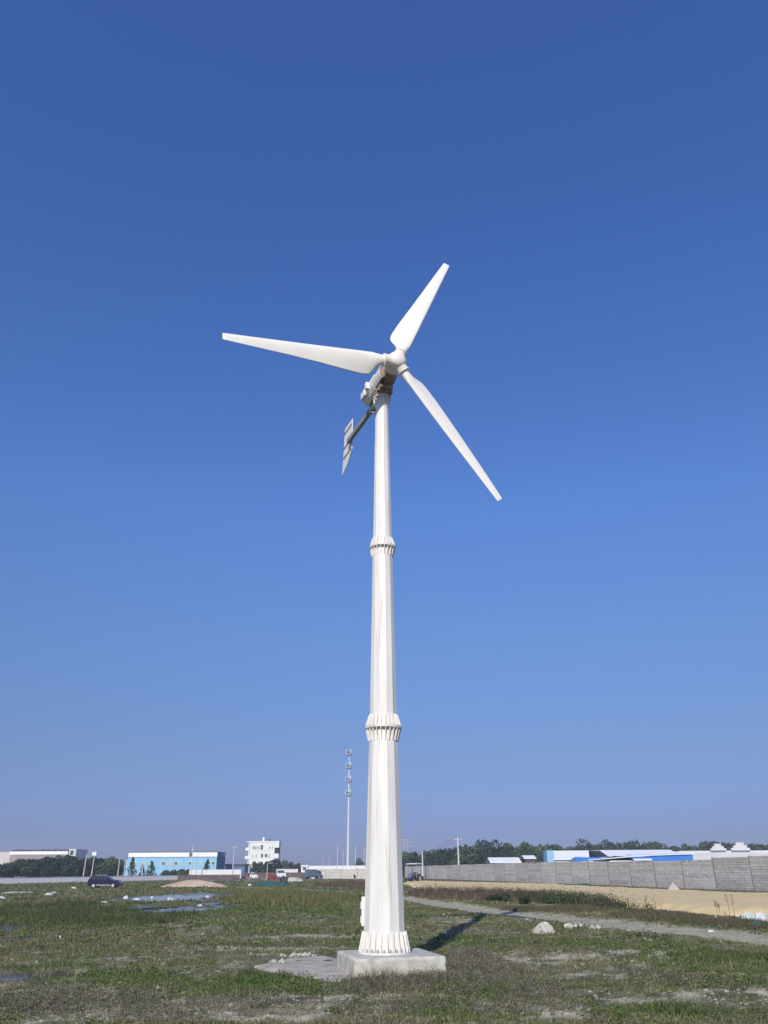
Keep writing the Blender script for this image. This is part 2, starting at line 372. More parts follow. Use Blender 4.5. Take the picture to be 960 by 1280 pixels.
# ------------------------------------------------------------------ foundation block
H2 = BASE_H
import bmesh
bm = bmesh.new(); bmesh.ops.create_cube(bm, size=1)
for v in bm.verts: v.co.x *= 2*H2; v.co.y *= 2*H2; v.co.z = .3 if v.co.z > 0 else -.25
bmesh.ops.subdivide_edges(bm, edges=bm.edges, cuts=34, use_grid_fill=True)
for v in bm.verts:
    x, y, z = v.co; ex = H2-abs(x); ey = H2-abs(y); ez = .3-z
    q = np.array((x*3+z*2, y*3-z*2.3)); n_ = float(fbm(q[0:1], q[1:2], .35, 301, 3)[0])-.5; n2_ = float(vn(q[0:1]*1, q[1:2]*1, .22, 305)[0])
    e_ = sorted((ex, ey, ez))[1]                       # distance to the nearest edge
    wear = .020*max(0, 1-e_/.05)*(.1+1.6*n2_)
    if ex < .02: v.co.x -= math.copysign(wear, x)*(1 if ez > ex or True else 0)
    if ey < .02: v.co.y -= math.copysign(wear, y)
    if ez < .02: v.co.z -= wear*.8
    v.co.x += n_*.018*(ex < .02); v.co.y += n_*.018*(ey < .02); v.co.z += n_*.012*(ez < .02)*(math.hypot(x, y) > .55)
me = bpy.data.meshes.new('foundation_block'); bm.to_mesh(me); bm.free(); me.shade_smooth()
fb = place('foundation_block', me, M['conc'], loc=(BASE_C[0], BASE_C[1], 0), rz=BASE_A)
tag(fb, 'square pale concrete foundation block under the wind turbine tower', 'foundation')

# ------------------------------------------------------------------ wind turbine
WT = thing('wind_turbine', 'tall white three-bladed wind turbine on a ribbed tapering pole', 'wind turbine', (TX, TY, .3))
Z0 = .3
NS = 12; PH = math.pi/NS
def tower_sec(z0, r0, z1, r1):
    MB().tube((0, 0, z0-Z0), (0, 0, z1-Z0), r0/math.cos(PH)*.985, r1/math.cos(PH)*.985, n=NS, ph=PH).build('tower_section', M['tower'], WT)
RJ = [(.30, .400), (4.43, .292), (4.43, .288), (8.52, .228), (8.52, .224), (12.62, .158)]
for (za, ra), (zb, rb) in (RJ[0:2], RJ[2:4], RJ[4:6]): tower_sec(za+.0, ra, zb, rb)
def rad(z):
    for (za, ra), (zb, rb) in (RJ[0:2], RJ[2:4], RJ[4:6]):
        if za <= z <= zb: return ra+(rb-ra)*(z-za)/(zb-za)
def gussets(zf, z2, Rf, wtop, n, thick):
    """ radial plates from the flange at zf (radius Rf) to z2, all sharing one mesh """
    rf, r2 = rad(min(max(zf, .3), 12.62))-.02, rad(min(max(z2, .3), 12.62))-.02
    g = MB(); g.prism([(rf, zf-Z0), (Rf, zf-Z0), (Rf, zf-Z0+(z2-zf)*.12), (r2+.02+wtop, z2-Z0), (r2, z2-Z0)], -thick/2, thick/2)
    me = None
    for k in range(n):
        a = 2*math.pi*(k+.5)/n
        if me is None: o = g.build('gusset', M['tower'], WT); me = o.data
        else: o = place('gusset', me, None, WT)
        o.rotation_euler = (0, 0, a)
# foot
MB().ring([(.50, 0), (.50, .028)], 48).build('base_flange', M['tower'], WT)
gussets(.328, .66, .485, .035, 24, .016)
for k in range(24):
    a = 2*math.pi*k/24
    if k == 0: o = MB().tube((.45, 0, .0), (.45, 0, .085), .017, n=6).tube((.45, 0, .028), (.45, 0, .055), .028, n=6).build('anchor_bolt', M['greymetal'], WT); bme = o.data
    else: o = place('anchor_bolt', bme, None, WT); o.rotation_euler = (0, 0, a)
# mid flanges
for zf, Rf, up, dn, n in ((4.43, .385, .24, .25, 24), (8.52, .305, .20, .20, 20)):
    for s in (-1, 1):
        MB().ring([(Rf, zf-Z0+(0.001 if s > 0 else -.026)), (Rf, zf-Z0+(.026 if s > 0 else -.001))], 48).build('flange', M['tower'], WT)
    gussets(zf+.026, zf+.026+up, Rf-.01, .02, n, .013)
    gussets(zf-.026, zf-.026-dn, Rf-.01, .02, n, .013)
# head
MB().ring([(.228, 12.60-Z0), (.228, 12.63-Z0)], 40).build('flange', M['tower'], WT)
gussets(12.60, 12.34, .222, .014, 16, .02)
MB().ring([(.20, 12.632-Z0), (.235, 12.66-Z0), (.235, 12.72-Z0), (.17, 12.76-Z0)], 32).build('slewing_ring', M['rust'], WT, smooth=False)
# inspection box on the left of the tower foot
xb = -.378
t = MB().box(xb-.055, xb+.05, -.10, .06, .45, .95).box(xb-.075, xb-.055, -.08, .04, .50, .62).box(xb-.075, xb-.055, -.08, .04, .74, .86)
o = t.build('cable_box', M['tower'], WT, bevel=.008)
MB().box(xb-.085, xb-.057, -.05, .0, .66, .70).build('catch', M['dark'], o)

# nacelle frame: x' = along rotor axis (towards nose), z up
YAW, TILT = R(22.78), R(3.8)
nvec = Vector((math.sin(YAW)*math.cos(TILT), -math.cos(YAW)*math.cos(TILT), math.sin(TILT)))
rv = Vector((0, 0, 1)).cross(nvec).normalized(); uv = nvec.cross(rv)
TN = Matrix(((rv.x, nvec.x, uv.x, 0), (rv.y, nvec.y, uv.y, 0), (rv.z, nvec.z, uv.z, 13.087-Z0), (0, 0, 0, 1)))   # local (right, forward, up), origin on the axis over the tower
AX = Matrix.Rotation(R(-90), 4, 'X')      # lathe z -> forward(y)
# main casting and generator (rusty), hanging open below the cover
t = MB()
t.ring([(.10, -.62), (.20, -.60), (.24, -.52), (.24, .02), (.205, .06), (.205, .30), (.235, .33), (.235, .44), (.16, .50), (.12, .66)], 20, TN @ AX)
gen = t.build('generator', M['rust'], WT)
t = MB()
for k in range(7): t.ring([(.256, -.48+k*.07), (.256, -.455+k*.07)], 20, TN @ AX)
t.build('cooling_fin', M['rust'], gen)
t = MB().box(-.17, .17, -.30, .30, -.36, -.16, TN).box(-.20, .20, -.22, .22, -.40, -.35, TN).box(-.03, .21, -.58, -.30, -.33, -.17, TN)
t.build('bedplate', M['rust'], WT)
t = MB()
for k in range(5):
    t.tube(TN @ Vector((.15, -.25+k*.13, -.24)), TN @ Vector((.24, -.22+k*.13, -.05)), .018, n=6)
t.tube(TN @ Vector((-.12, .10, -.30)), TN @ Vector((-.16, .48, -.20)), .035, n=8)
t.build('brake_linkage', M['dark'], WT)
# white split cover: curved shell over top and left flank
def shell(y0, y1, a0, a1, r, th, nseg=10, rz_=1.12):
    m_ = MB(); k = []
    for y in (y0, y1):
        for rr in (r, r+th):
            for i in range(nseg+1):
                a = a0+(a1-a0)*i/nseg; k.append(TN @ Vector((rr*math.cos(a), y, rr*rz_*math.sin(a))))
    n = nseg+1; f = []
    for i in range(nseg):
        f += [(i, i+1, 2*n+i+1, 2*n+i), (n+i, 3*n+i, 3*n+i+1, n+i+1), (i, n+i, n+i+1, i+1), (2*n+i, 2*n+i+1, 3*n+i+1, 3*n+i)]
    f += [(0, 2*n, 3*n, n), (nseg, n+nseg, 3*n+nseg, 2*n+nseg)]
    return m_.add(k, f)
shell(-.70, .02, R(40), R(246), .275, .015).build('cover', M['blade'], WT, smooth=False)
shell(.03, .46, R(50), R(222), .25, .015).build('cover', M['hubw'], WT)
MB().box(-.36, -.26, -.30, -.18, -.10, .10, TN).box(-.33, -.27, -.66, -.40, -.16, .04, TN).build('cover_lug', M['blade'], WT, bevel=.01)
MB().ring([(.05, -.80), (.20, -.74), (.262, -.70)], 20, TN @ AX).build('cover_end', M['hubw'], WT)
# hub
HD = .93
t = MB().ring([(.15, HD-.34), (.20, HD-.27), (.205, HD-.19), (.22, HD-.17), (.22, HD+.12), (.20, HD+.16), (.12, HD+.20), (.03, HD+.215)], 24, TN @ AX)
HUB = t.build('hub', M['hubw'], WT, smooth=True)
LB, PHB = 4.313, R(66.1)
def blade_stations():
    # radius, chord, twist(deg), thickness ratio, chordwise offset of the pitch axis (fraction of chord from leading edge)
    return [(.14,.24,0,1.0,.5),(.30,.24,0,1.0,.5),(.42,.26,14,.80,.48),(.54,.37,19,.5,.38),(.64,.52,20,.30,.30),(.74,.585,19.5,.22,.26),(.90,.60,18.5,.18,.25),(1.3,.555,15,.16,.25),(2.0,.455,10.5,.14,.26),(2.8,.355,7,.13,.27),(3.6,.265,4.5,.12,.28),(4.15,.20,3,.12,.3),(4.27,.185,3,.10,.3),(4.313,.16,3,.05,.32)]
def airfoil(n=14):
    pts = []
    for i in range(n):
        a = 2*math.pi*i/n; x = .5*(1+math.cos(a))      # 1 -> trailing edge
        y = math.sin(a)*(.5 if x < .3 else .5*(1.02-x)**.75/(.72**.75))
        pts.append((x, y))
    return pts
def circle(n=14): return [(.5*(1+math.cos(2*math.pi*i/n)), .5*math.sin(2*math.pi*i/n)) for i in range(n)]
PITCHSIGN = -1
for k in range(3):
    a = PHB+k*2*math.pi/3
    span = (rv*math.cos(a)+uv*math.sin(a)).normalized()
    tang = nvec.cross(span).normalized()             # in-plane; trailing side chosen below
    C = Vector((0, 0, 13.087-Z0))+nvec*HD
    V = []; F = []; n = 14; af = airfoil(n); ci = circle(n)
    for (r, ch, tw, th, off) in blade_stations():
        tw_ = R(tw)*PITCHSIGN; te = tang*math.cos(tw_)+nvec*math.sin(tw_); nn = span.cross(te).normalized()
        bl = smooth(.30, .74, np.array(r)).item()
        for j in range(n):
            x = ci[j][0]*(1-bl)+af[j][0]*bl; y = ci[j][1]*(1-bl)+af[j][1]*bl
            V.append(C+span*r+te*((x-off)*ch)+nn*(y*th*ch))
    ns = len(blade_stations())
    for s in range(ns-1):
        for j in range(n): F.append((s*n+j, s*n+(j+1) % n, (s+1)*n+(j+1) % n, (s+1)*n+j))
    F.append(tuple(reversed(range(n)))); F.append(tuple(range((ns-1)*n, ns*n)))
    o = MB().add(V, F).build('blade', M['blade'], WT, smooth=True)
    MB().tube(C+span*.10, C+span*.33, .165, .145, n=18).tube(C+span*.315, C+span*.34, .165, n=18).build('root_collar', M['hubw'], o)
# tail boom and vane
YT = R(20); tdir = Vector((-math.sin(YT), math.cos(YT), 0)); tside = Vector((math.cos(YT), math.sin(YT), 0))
def tp(s, z, side=0): return tdir*s+tside*side+Vector((0, 0, z-Z0))
BOOM = MB().bar(tp(.62, 12.77), tp(2.86, 12.93), .10, .13).build('tail_boom', M['boom'], WT)
MB().bar(tp(.30, 12.86, -.05), tp(.78, 12.80, -.05), .05, .30).bar(tp(.30, 12.86, .09), tp(.78, 12.80, .09), .05, .26).tube(tp(.64, 12.58), tp(.64, 13.0), .045, n=10).build('tail_bracket', M['hubw'], WT)
MB().tube(tp(.42, 12.50, .0), tp(.42, 12.72, .0), .06, n=12).tube(tp(.36, 12.46, -.12), tp(.36, 12.60, -.12), .05, n=10).build('furling_motor', M['dark'], WT)
th = .018
def quadplate(P, side, thk):
    m_ = MB(); k = [tp(s, z, side-thk/2) for s, z in P]+[tp(s, z, side+thk/2) for s, z in P]; n = len(P)
    return m_.add(k, [tuple(range(n)), tuple(reversed(range(n, 2*n)))]+[(i, n+i, n+(i+1) % n, (i+1) % n) for i in range(n)])
VANE = quadplate([(2.70, 12.62), (2.70, 13.62), (3.42, 13.68), (3.62, 12.20), (3.1, 12.36)], .07, th).build('tail_vane', M['vane'], WT)
for z in (13.46, 12.98, 12.66):
    MB().bar(tp(2.71, z, .045), tp(3.48, z+.03, .045), .012, .022).build('stiffener', M['seam'], VANE)

# ------------------------------------------------------------------ boundary wall on the right: bays of grey blocks between posts
WA = Vector((14.96, 136.61, 0)); WB = Vector((27.76, 62.79, 0)); wd = (WB-WA).normalized(); wn = Vector((wd.y, -wd.x, 0))
if wn.x > 0: wn = -wn
def bay_mesh(L_, hgt, seed, bw=.42, bh=.185, drop=0):
    r = random.Random(seed); V = []; F = []; C_ = []
    nrow = int(round(hgt/bh)); z = 0; rowc = [r.uniform(.86, 1.08) for _ in range(nrow)]
    for j in range(nrow):
        x = -bw*.5*(j % 2)
        while x < L_:
            x0, x1 = max(0, x), min(L_, x+bw)
            if x1-x0 > .05 and not (j >= nrow-1 and r.random() < drop):
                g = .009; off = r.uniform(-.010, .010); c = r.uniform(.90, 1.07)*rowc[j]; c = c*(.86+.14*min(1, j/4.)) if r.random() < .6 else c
                k = len(V)
                V += [(x0+g, -.10+off, z+g), (x1-g, -.10+off, z+g), (x1-g, .10, z+g), (x0+g, .10, z+g), (x0+g, -.10+off, z+bh-g), (x1-g, -.10+off, z+bh-g), (x1-g, .10, z+bh-g), (x0+g, .10, z+bh-g)]
                F += [tuple(i+k for i in f) for f in ((4,5,6,7), (0,1,5,4), (1,2,6,5), (2,3,7,6), (3,0,4,7))]
                C_ += [(c, c*r.uniform(.98, 1.01), c*r.uniform(.95, 1.02))]*8
            x += bw
        z += bh
    k = len(V)
    V += [(0, -.085, 0), (L_, -.085, 0), (L_, .085, 0), (0, .085, 0), (0, -.085, z-.012), (L_, -.085, z-.012), (L_, .085, z-.012), (0, .085, z-.012)]
    F += [tuple(i+k for i in f) for f in ((4,5,6,7), (0,1,5,4), (1,2,6,5), (2,3,7,6), (3,0,4,7))]; C_ += [(.55, .54, .52)]*8
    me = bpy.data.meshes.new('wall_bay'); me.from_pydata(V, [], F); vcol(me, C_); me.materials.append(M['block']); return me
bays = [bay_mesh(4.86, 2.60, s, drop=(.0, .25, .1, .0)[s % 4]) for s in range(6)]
post_me = MB().box(-.05, .05, -.12, .12, -.1, 2.60).build('tmp', M['post']).data
bpy.data.objects.remove(bpy.data.objects['tmp'])
def block_wall(A, d, n, label, hs=None, hscale=1.0, seed=0):
    hf_ = lambda k: hscale*(hs or {}).get(k, 1.0)
    ang = math.atan2(d.y, d.x)
    W = thing('block_wall', label, 'wall', A, ang)
    for k in range(n):
        jj = random.uniform(-.02, .02)
        place('wall_bay', bays[(k*5+seed) % 6], None, W, loc=(k*5+.07, jj, jj), kind='stuff').scale = (1, 1, hf_(k))
        p = place('post', post_me, None, W, loc=(k*5, 0, 0)); p.rotation_euler = (random.uniform(-.012, .012), random.uniform(-.02, .02), 0); p.scale = (1, 1, hf_(k))
    p = place('post', post_me, None, W, loc=(n*5, 0, 0)); p.scale = (1, 1, hscale)
    return W
A0 = WA+wd*(-61.5)
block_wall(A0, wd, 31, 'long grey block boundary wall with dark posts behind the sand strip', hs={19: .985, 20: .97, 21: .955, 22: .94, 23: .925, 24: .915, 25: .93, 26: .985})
# lower continuation beyond the turbine, running off to the left
A1 = Vector((-19.0, 214, 0)); d1 = (A0-A1).normalized()
block_wall(A1, d1, int((A0-A1).length//5), 'distant grey boundary wall between the blue truck and the turbine pole', hscale=.82, seed=2)

# pale low wall at far left
Q0 = Vector((-76, 92, 0)); Q1 = Vector((-50, 216, 0)); qd = (Q1-Q0).normalized(); ql = (Q1-Q0).length
LW = thing('low_wall', 'long low pale grey wall below the trees at the far left', 'wall', Q0, math.atan2(qd.y, qd.x))
pm = MB().add([(0,-1.5,-.1),(3.97,-1.5,-.1),(3.97,.3,-.1),(0,.3,-.1),(0,-.15,.90),(3.97,-.15,.90),(3.97,.2,.90),(0,.2,.90)],[(0,3,2,1),(4,5,6,7),(0,1,5,4),(1,2,6,5),(2,3,7,6),(3,0,4,7)]).build('tmp2', M['pale_wall']).data; bpy.data.objects.remove(bpy.data.objects['tmp2'])
for k in range(int(ql//4)+1): place('wall_panel', pm, None, LW, loc=(k*4, random.uniform(-.01, .01), random.uniform(-.015, .015)))
MB().box(0, (int(ql//4)+1)*4, -.20, .25, .925, 1.0).build('coping', M['pale_wall'], LW)

# ------------------------------------------------------------------ trees
def crown_mesh(kind, seed, nleaf):
    r = np.random.default_rng(seed)
    if kind == 'round':
        nb = 22
        u = r.normal(size=(nb, 3)); u /= np.linalg.norm(u, axis=1)[:, None]
        c = u*r.uniform(.30, .85, (nb, 1))*np.array((.42, .42, .40))+np.array((0, 0, .50)); br = r.uniform(.16, .25, nb)
    elif kind == 'tall':
        nb = 16
        c = np.stack([r.uniform(-.16, .16, nb), r.uniform(-.16, .16, nb), np.linspace(.24, .90, nb)], 1); br = r.uniform(.10, .17, nb)*(1.15-.5*np.abs(c[:, 2]-.5))
    elif kind == 'cone':
        nb = 18
        z = np.linspace(.16, .95, nb); rr = (1-z)*.24
        a = r.uniform(0, 6.3, nb); c = np.stack([rr*np.cos(a), rr*np.sin(a), z], 1); br = .05+.13*(1-z)
    else:   # low bush
        nb = 12
        c = np.stack([r.uniform(-.42, .42, nb), r.uniform(-.42, .42, nb), r.uniform(.15, .62, nb)], 1); br = r.uniform(.16, .26, nb)
    k = r.integers(0, nb, nleaf); u = r.normal(size=(nleaf, 3)); u /= np.linalg.norm(u, axis=1)[:, None]
    p = c[k]+u*(br[k]*r.uniform(.55, 1.12, nleaf)**.6)[:, None]; p[:, 2] = np.maximum(p[:, 2], .03)
    s = (r.uniform(.6, 1.3, nleaf)*{'round': .044, 'tall': .034, 'cone': .030}.get(kind, .05))[:, None]
    nn = u+r.normal(size=(nleaf, 3))*.6; nn /= np.linalg.norm(nn, axis=1)[:, None]
    t1 = np.cross(nn, r.normal(size=(nleaf, 3))); t1 /= np.linalg.norm(t1, axis=1)[:, None]; t2 = np.cross(nn, t1)
    V = np.stack([p-t1*s, p-t2*s*.7, p+t1*s, p+t2*s*.7], 1).reshape(-1, 3)
    F = np.arange(nleaf*4).reshape(-1, 4)
    me = bpy.data.meshes.new('crown'); me.from_pydata(V.tolist(), [], F.tolist())
    cv = np.repeat(r.uniform(.6, 1.45, nb)[k]*r.uniform(.7, 1.3, nleaf), 4)[:, None]*np.array((1, 1, 1))
    cv = cv*np.array((1.0, 1.0, .95)); vcol(me, cv); return me, c, br
def trunk_mesh(c, h0=.0):
    t = MB(); t.tube((0, 0, -.01), (0, 0, .35), .028, .018, n=7)
    for p in c[::2]: t.tube((0, 0, .28), tuple(p), .014, .004, n=5)
    o = t.build('tmp3', M['bark']); me = o.data; bpy.data.objects.remove(o); return me
CR = {}
for kind, nv, nl in (('round', 6, 3600), ('tall', 4, 1700), ('cone', 3, 1100), ('bush', 3, 900)):
    CR[kind] = []
    for v in range(nv):
        me, c, br = crown_mesh(kind, 100+v*7+len(kind), nl); me.materials.append(M['leafd'] if v % 2 == 0 else M['leafm'])
        CR[kind].append((me, trunk_mesh(c)))
def tree(kind, px, Y, top_px, wpx=None, label='', group=None, name='broadleaf_tree', v=None, base_z=0):
    x = hz(px, Y); h = at(px, top_px, Y)[2]-base_z
    i = random.randrange(len(CR[kind])) if v is None else v
    cm, tm = CR[kind][i]
    T = thing(name, label, 'tree' if kind != 'bush' else 'bush', (x, Y, base_z-.02), random.uniform(0, 6.3), group)
    wx = 1.0
    if wpx: wx = (hz(px+wpx/2, Y)-hz(px-wpx/2, Y))/(h*{'round': .95, 'tall': .58, 'cone': .5, 'bush': 1.25}[kind])
    T.scale = (h*wx, h*wx, h)
    place('crown', cm, None, T); 
    if kind != 'bush': place('trunk', tm, None, T)
    return T
ORD = 'first second third fourth fifth sixth seventh eighth ninth tenth eleventh twelfth thirteenth fourteenth fifteenth'.split()
# left: dense round trees behind the pale wall
for i_, (px, tp_, w_, Y) in enumerate(((-12,1078,30,225),(4,1080,26,215),(17,1075,26,222),(32,1074,28,218),(46,1073,26,224),(60,1072,26,219),(74,1070,28,225),(86,1070,26,217),(96,1074,22,226),(106,1074,24,220),(120,1071,26,222),(134,1072,22,218),(144,1075,18,224))):
    tree('round', px, Y, tp_-3, w_+5, 'dark round tree behind the pale low wall, %s from the left' % ORD[i_], 'trees behind the pale low wall at left')
for px, tp_, w_, lb in ((164,1071,12,'pointed dark conifer at the left end of the blue factory'),(177,1081,8,'smallest pointed conifer, second from the left before the blue factory'),(188,1076,12,'pointed dark conifer in front of the middle left of the blue factory'),(258,1074,11,'pointed conifer alone before the right part of the blue factory')):
    tree('cone', px, 236, tp_, w_, lb, 'conifers before the blue factory', name='conifer')
for i_, (px, tp_, w_) in enumerate(((207,1086,12),(216,1086,12),(226,1085,14),(236,1085,12))):
    tree('round', px, 232, tp_, w_, 'low dark bushy tree at the foot of the blue factory, %s from the left' % ORD[i_], 'bushy trees along the blue factory')
# in front of the white four-storey block
for i_, (px, tp_, w_, Y) in enumerate(((317,1077,12,262),(324,1077,12,266),(331,1077,13,262),(339,1075,15,265),(346,1073,15,262),(353,1075,15,266),(361,1077,14,262),(369,1079,14,265),(376,1081,12,262))):
    tree('tall', px, Y, tp_, w_, 'narrow grey-green tree before the white four-storey block, %s from the left' % ORD[i_], 'trees before the white four-storey block', name='poplar_tree')
tree('round', 451, 320, 1073, 16, 'small dark tree just left of the turbine pole behind the wall')
# right: tree belt behind the wall
for i_, (px, tp_, w_) in enumerate(((503,1063,24),(517,1064,22),(531,1063,22),(545,1064,20),(557,1060,26),(571,1057,26),(585,1053,28),(600,1052,28),(613,1053,26),(627,1052,28),(641,1052,28),(654,1051,26),(668,1054,26),(682,1054,26),(695,1051,24))):
    tree('round', px, 250+random.uniform(-9, 9), tp_-1, w_+12, 'broad dark tree in the belt right of the turbine pole, %s from the left' % ORD[i_], 'tree belt behind the middle of the grey wall')
for i_, (px, tp_, w_) in enumerate(((712,1057,22),(728,1051,24),(742,1051,24),(757,1052,26),(772,1052,24),(786,1050,26),(801,1052,24),(815,1051,26),(829,1051,24),(842,1055,22))):
    tree('round', px, 300+random.uniform(-9, 9), tp_-1, w_+12, 'dark tree above the white and blue sheds, %s from the left' % ORD[i_], 'tree belt above the white and blue sheds')
for i_, (px, tp_, w_) in enumerate(((856,1056,24),(870,1053,20),(884,1052,22),(897,1050,24),(911,1050,24),(922,1052,22),(938,1053,24),(952,1052,24),(967,1053,24))):
    tree('round', px, 310+random.uniform(-9, 9), tp_-1, w_+12, 'dark distant tree behind the long white hall, %s from the left' % ORD[i_], 'trees behind the long white hall')

# ------------------------------------------------------------------ buildings
def bld(name, label, cat, px0, px1, Y, rz=0):
    """ origin at the front left ground corner; returns empty and width """
    x0, x1 = hz(px0, Y), hz(px1, Y)
    return thing(name, label, cat, (x0, Y, 0), rz), x1-x0
def ztop(px, py, Y): return at(px, py, Y)[2]
def window(parent, x, z, w_, h_, y=-.0, m='glass', frame='white', bars=1):
    f = MB(); d = .12; e_ = min(.12, w_*.08)
    f.box(x, x+w_, y-d, y-.002, z, z+e_).box(x, x+w_, y-d, y-.002, z+h_-e_, z+h_).box(x, x+e_, y-d, y-.002, z+e_, z+h_-e_).box(x+w_-e_, x+w_, y-d, y-.002, z+e_, z+h_-e_)
    for b_ in range(bars):
        xm = x+w_*(b_+1)/(bars+1); f.box(xm-e_/2, xm+e_/2, y-d+.01, y-.012, z+e_, z+h_-e_)
    o = f.build('window', M[frame], parent)
    MB().box(x+e_, x+w_-e_, y-.07, y-.03, z+e_, z+h_-e_).build('pane', M[m], o)
# four-storey white block
Y = 345; B, wdt = bld('apartment_block', 'white four-storey block with open corner balconies behind the row of trees', 'building', 310, 347, Y, R(-2))
ht = ztop(330, 1052.5, Y); fw = wdt*.86
MB().box(.0, fw, 0, 12, 0, ht-.02).build('wall', M['cream'], B)
MB().box(-.15, fw+.15, -.15, 12.15, ht, ht+.35).build('parapet', M['white'], B)
fl = ht/4
t = MB(); t.box(-1.6, -.02, .6, 3.0, 0, .25)
for k in range(5):
    t2 = MB().box(-1.75+(.35 if k == 4 else 0), -.02, 0, 4.5, k*fl-.02 if k else 0, k*fl+1.1 if k < 4 else ht+.3)
    if k: t2.build('balcony', M['white'], B)
MB().box(-1.25, -.03, 3.2, 11, 0, ht-.1).build('recess_wall', M['dark_and_shade'], B)  # balcony shade is put into this wall's near-black colour
MB().box(-.6, -.2, .2, .6, 0, ht).build('corner_column', M['white'], B)
wr = wdt-fw
MB().box(fw+.02, wdt, .2, 5, 0, fl*2.62).build('side_bay', M['white'], B)
MB().box(fw+.02, wdt, .2, 5, fl*3.32, ht+.35).build('side_bay', M['white'], B)
MB().box(fw+.04, wdt-.2, 1.2, 4.8, fl*2.62+.01, fl*3.32-.01).build('recess_wall', M['dark_and_shade'], B)  # near-black colour stands for the shade inside the side bay
sx = fw/35.
def bx_(px): return (px-310)*sx*1.0
window(B, bx_(325), ztop(326, 1062.5, Y), 4*sx, 2.0)
window(B, bx_(326), ztop(326, 1072, Y), 3.6*sx, 1.5); window(B, bx_(331.5), ztop(326, 1072, Y), 4*sx, 1.5)
window(B, bx_(326), ztop(326, 1082.5, Y), 3.6*sx, 1.5); window(B, bx_(331.5), ztop(326, 1082.5, Y), 4*sx, 1.5)
for k in range(4): window(B, bx_(314.5+k*2.6), ztop(326, 1061.5, Y), 2.0*sx, 1.2, m='glassl', bars=0)
for k, (a, b_, c) in enumerate(((314,5,0),(337,3.4,0),(314,3,1),(319,3,1),(337,3.4,1),(341,2.4,0))):
    window(B, bx_(a), ztop(326, (1061.5, 1072)[c], Y), b_*sx*.6, 1.2, m='glassl', bars=0)
MB().box(bx_(325.5), bx_(328), 3, 4.5, ht+.35, ht+1.9).build('chimney', M['white'], B)
MB().box(bx_(334), bx_(336), 3, 4.5, ht+.35, ht+1.2).build('roof_vent', M['roofd'], B)
# blue factory
Y = 255; B, wdt = bld('blue_factory', 'long light blue factory hall with a white band along its eaves', 'factory', 158, 269, Y, R(1.0))
ht = ztop(220, 1065.5, Y)
MB().box(0, wdt, 0, 14, 0, ht-1.25).build('wall', M['lblue'], B)
MB().box(-.1, wdt+.1, -.25, 14.1, ht-1.25, ht-.02).build('eaves_band', M['roofw'], B)
MB().prism([(-.2, ht), (wdt+.2, ht), (wdt+.1, ht+.18), (-.1, ht+.18)], -.3, 14.2).build('roof', M['roofd'], B)
rw = 1.0
t = MB().add([(wdt+.02, -.05, 0), (wdt+rw, 6, 0), (wdt+rw, 9, 0), (wdt+.02, 14, 0), (wdt+.02, -.05, ht+.15), (wdt+rw, 6, ht-1.2), (wdt+rw, 9, ht-1.2), (wdt+.02, 14, ht+.1)], [(0,1,5,4),(1,2,6,5),(2,3,7,6),(4,5,6,7),(0,4,7,3)])
t.build('end_wall', M['dblue_and_shade'], B)  # shaded end face: its shade is painted as a darker blue
t = MB().box(-hz(158, Y)+hz(154.5, Y), -.02, 1, 12, 0, ht-1.9).build('annexe', M['lblue'], B)
zw = ztop(220, 1081.3, Y); s_ = wdt/115.
for k, (a, ww, mm) in enumerate(((160,4,'white'),(166,4,'white'),(176,3.4,'white'),(181,3.4,'white'),(202,4.2,'glass'),(207.4,4.2,'glassl'),(212.8,4.2,'glassl'),(218.2,4.2,'glass'),(223.6,4.2,'glassl'),(237,4,'glass'),(244,4,'glassl'),(250,4,'glassl'),(262,3.6,'glassl'),(267,3.6,'glass'))):
    window(B, (a-158)*s_, zw, ww*s_, ztop(220, 1077, Y)-zw, y=0, m='glassl' if mm == 'white' else mm)
t = MB()
for k in range(24): t.box((k+.5)*wdt/24-.05, (k+.5)*wdt/24+.05, -.06, -.003, 0, zw-.1)
t.build('cladding_rib', M['lblue'], B, kind='stuff')
MB().box((237-158)*s_, (240.5-158)*s_, -.4, -.26, ht-1.1, ht-.1).build('downpipe', M['roofd'], B)
MB().box((243-158)*s_, (247-158)*s_, -.08, -.003, 0, 2.2).build('door', M['dblue_and_shade'], B)
# white wall and dark brick wall right of the factory
def simple_wall(name, label, px0, px1, Y0, Y1, hgt, m, cap=None, cat='wall', step=None):
    a = Vector((hz(px0, Y0), Y0, 0)); b_ = Vector((hz(px1, Y1), Y1, 0)); L_ = (b_-a).length; d = b_-a
    W = thing(name, label, cat, a, math.atan2(d.y, d.x)); n = step or max(2, int(L_/4)); s = L_/n
    me = None
    for k in range(n):
        if me is None: o = MB().box(.02, s-.02, -.1, .1, 0, hgt).build('wall_panel', M[m], W); me = o.data
        else: o = place('wall_panel', me, None, W)
        o.location = (k*s, 0, random.uniform(-.015, .015))
    MB().box(0, L_, -.14, .14, hgt+.02, hgt+.10).build('coping', M[cap or m], W)
    return W
simple_wall('white_wall', 'short white wall at the right foot of the blue factory', 236, 301, 228, 232, 2.15, 'white')
simple_wall('brick_wall', 'low dull brick wall between the sand mound and the white wall', 222, 300, 196, 200, 1.0, 'brick')
simple_wall('grey_wall', 'low dark grey wall behind the far parked vehicles', 303, 382, 235, 238, 1.35, 'brick')
simple_wall('picket_wall', 'white openwork wall along the foot of the narrow trees', 345, 372, 250, 252, 2.2, 'white', step=7)
simple_wall('white_wall', 'long white wall behind the grey wall, left of the mobile phone mast', 385, 457, 268, 268, 3.15, 'white')
G = thing('guard_hut', 'small square white hut behind the blue truck', 'hut', (hz(376, 240), 240, 0))
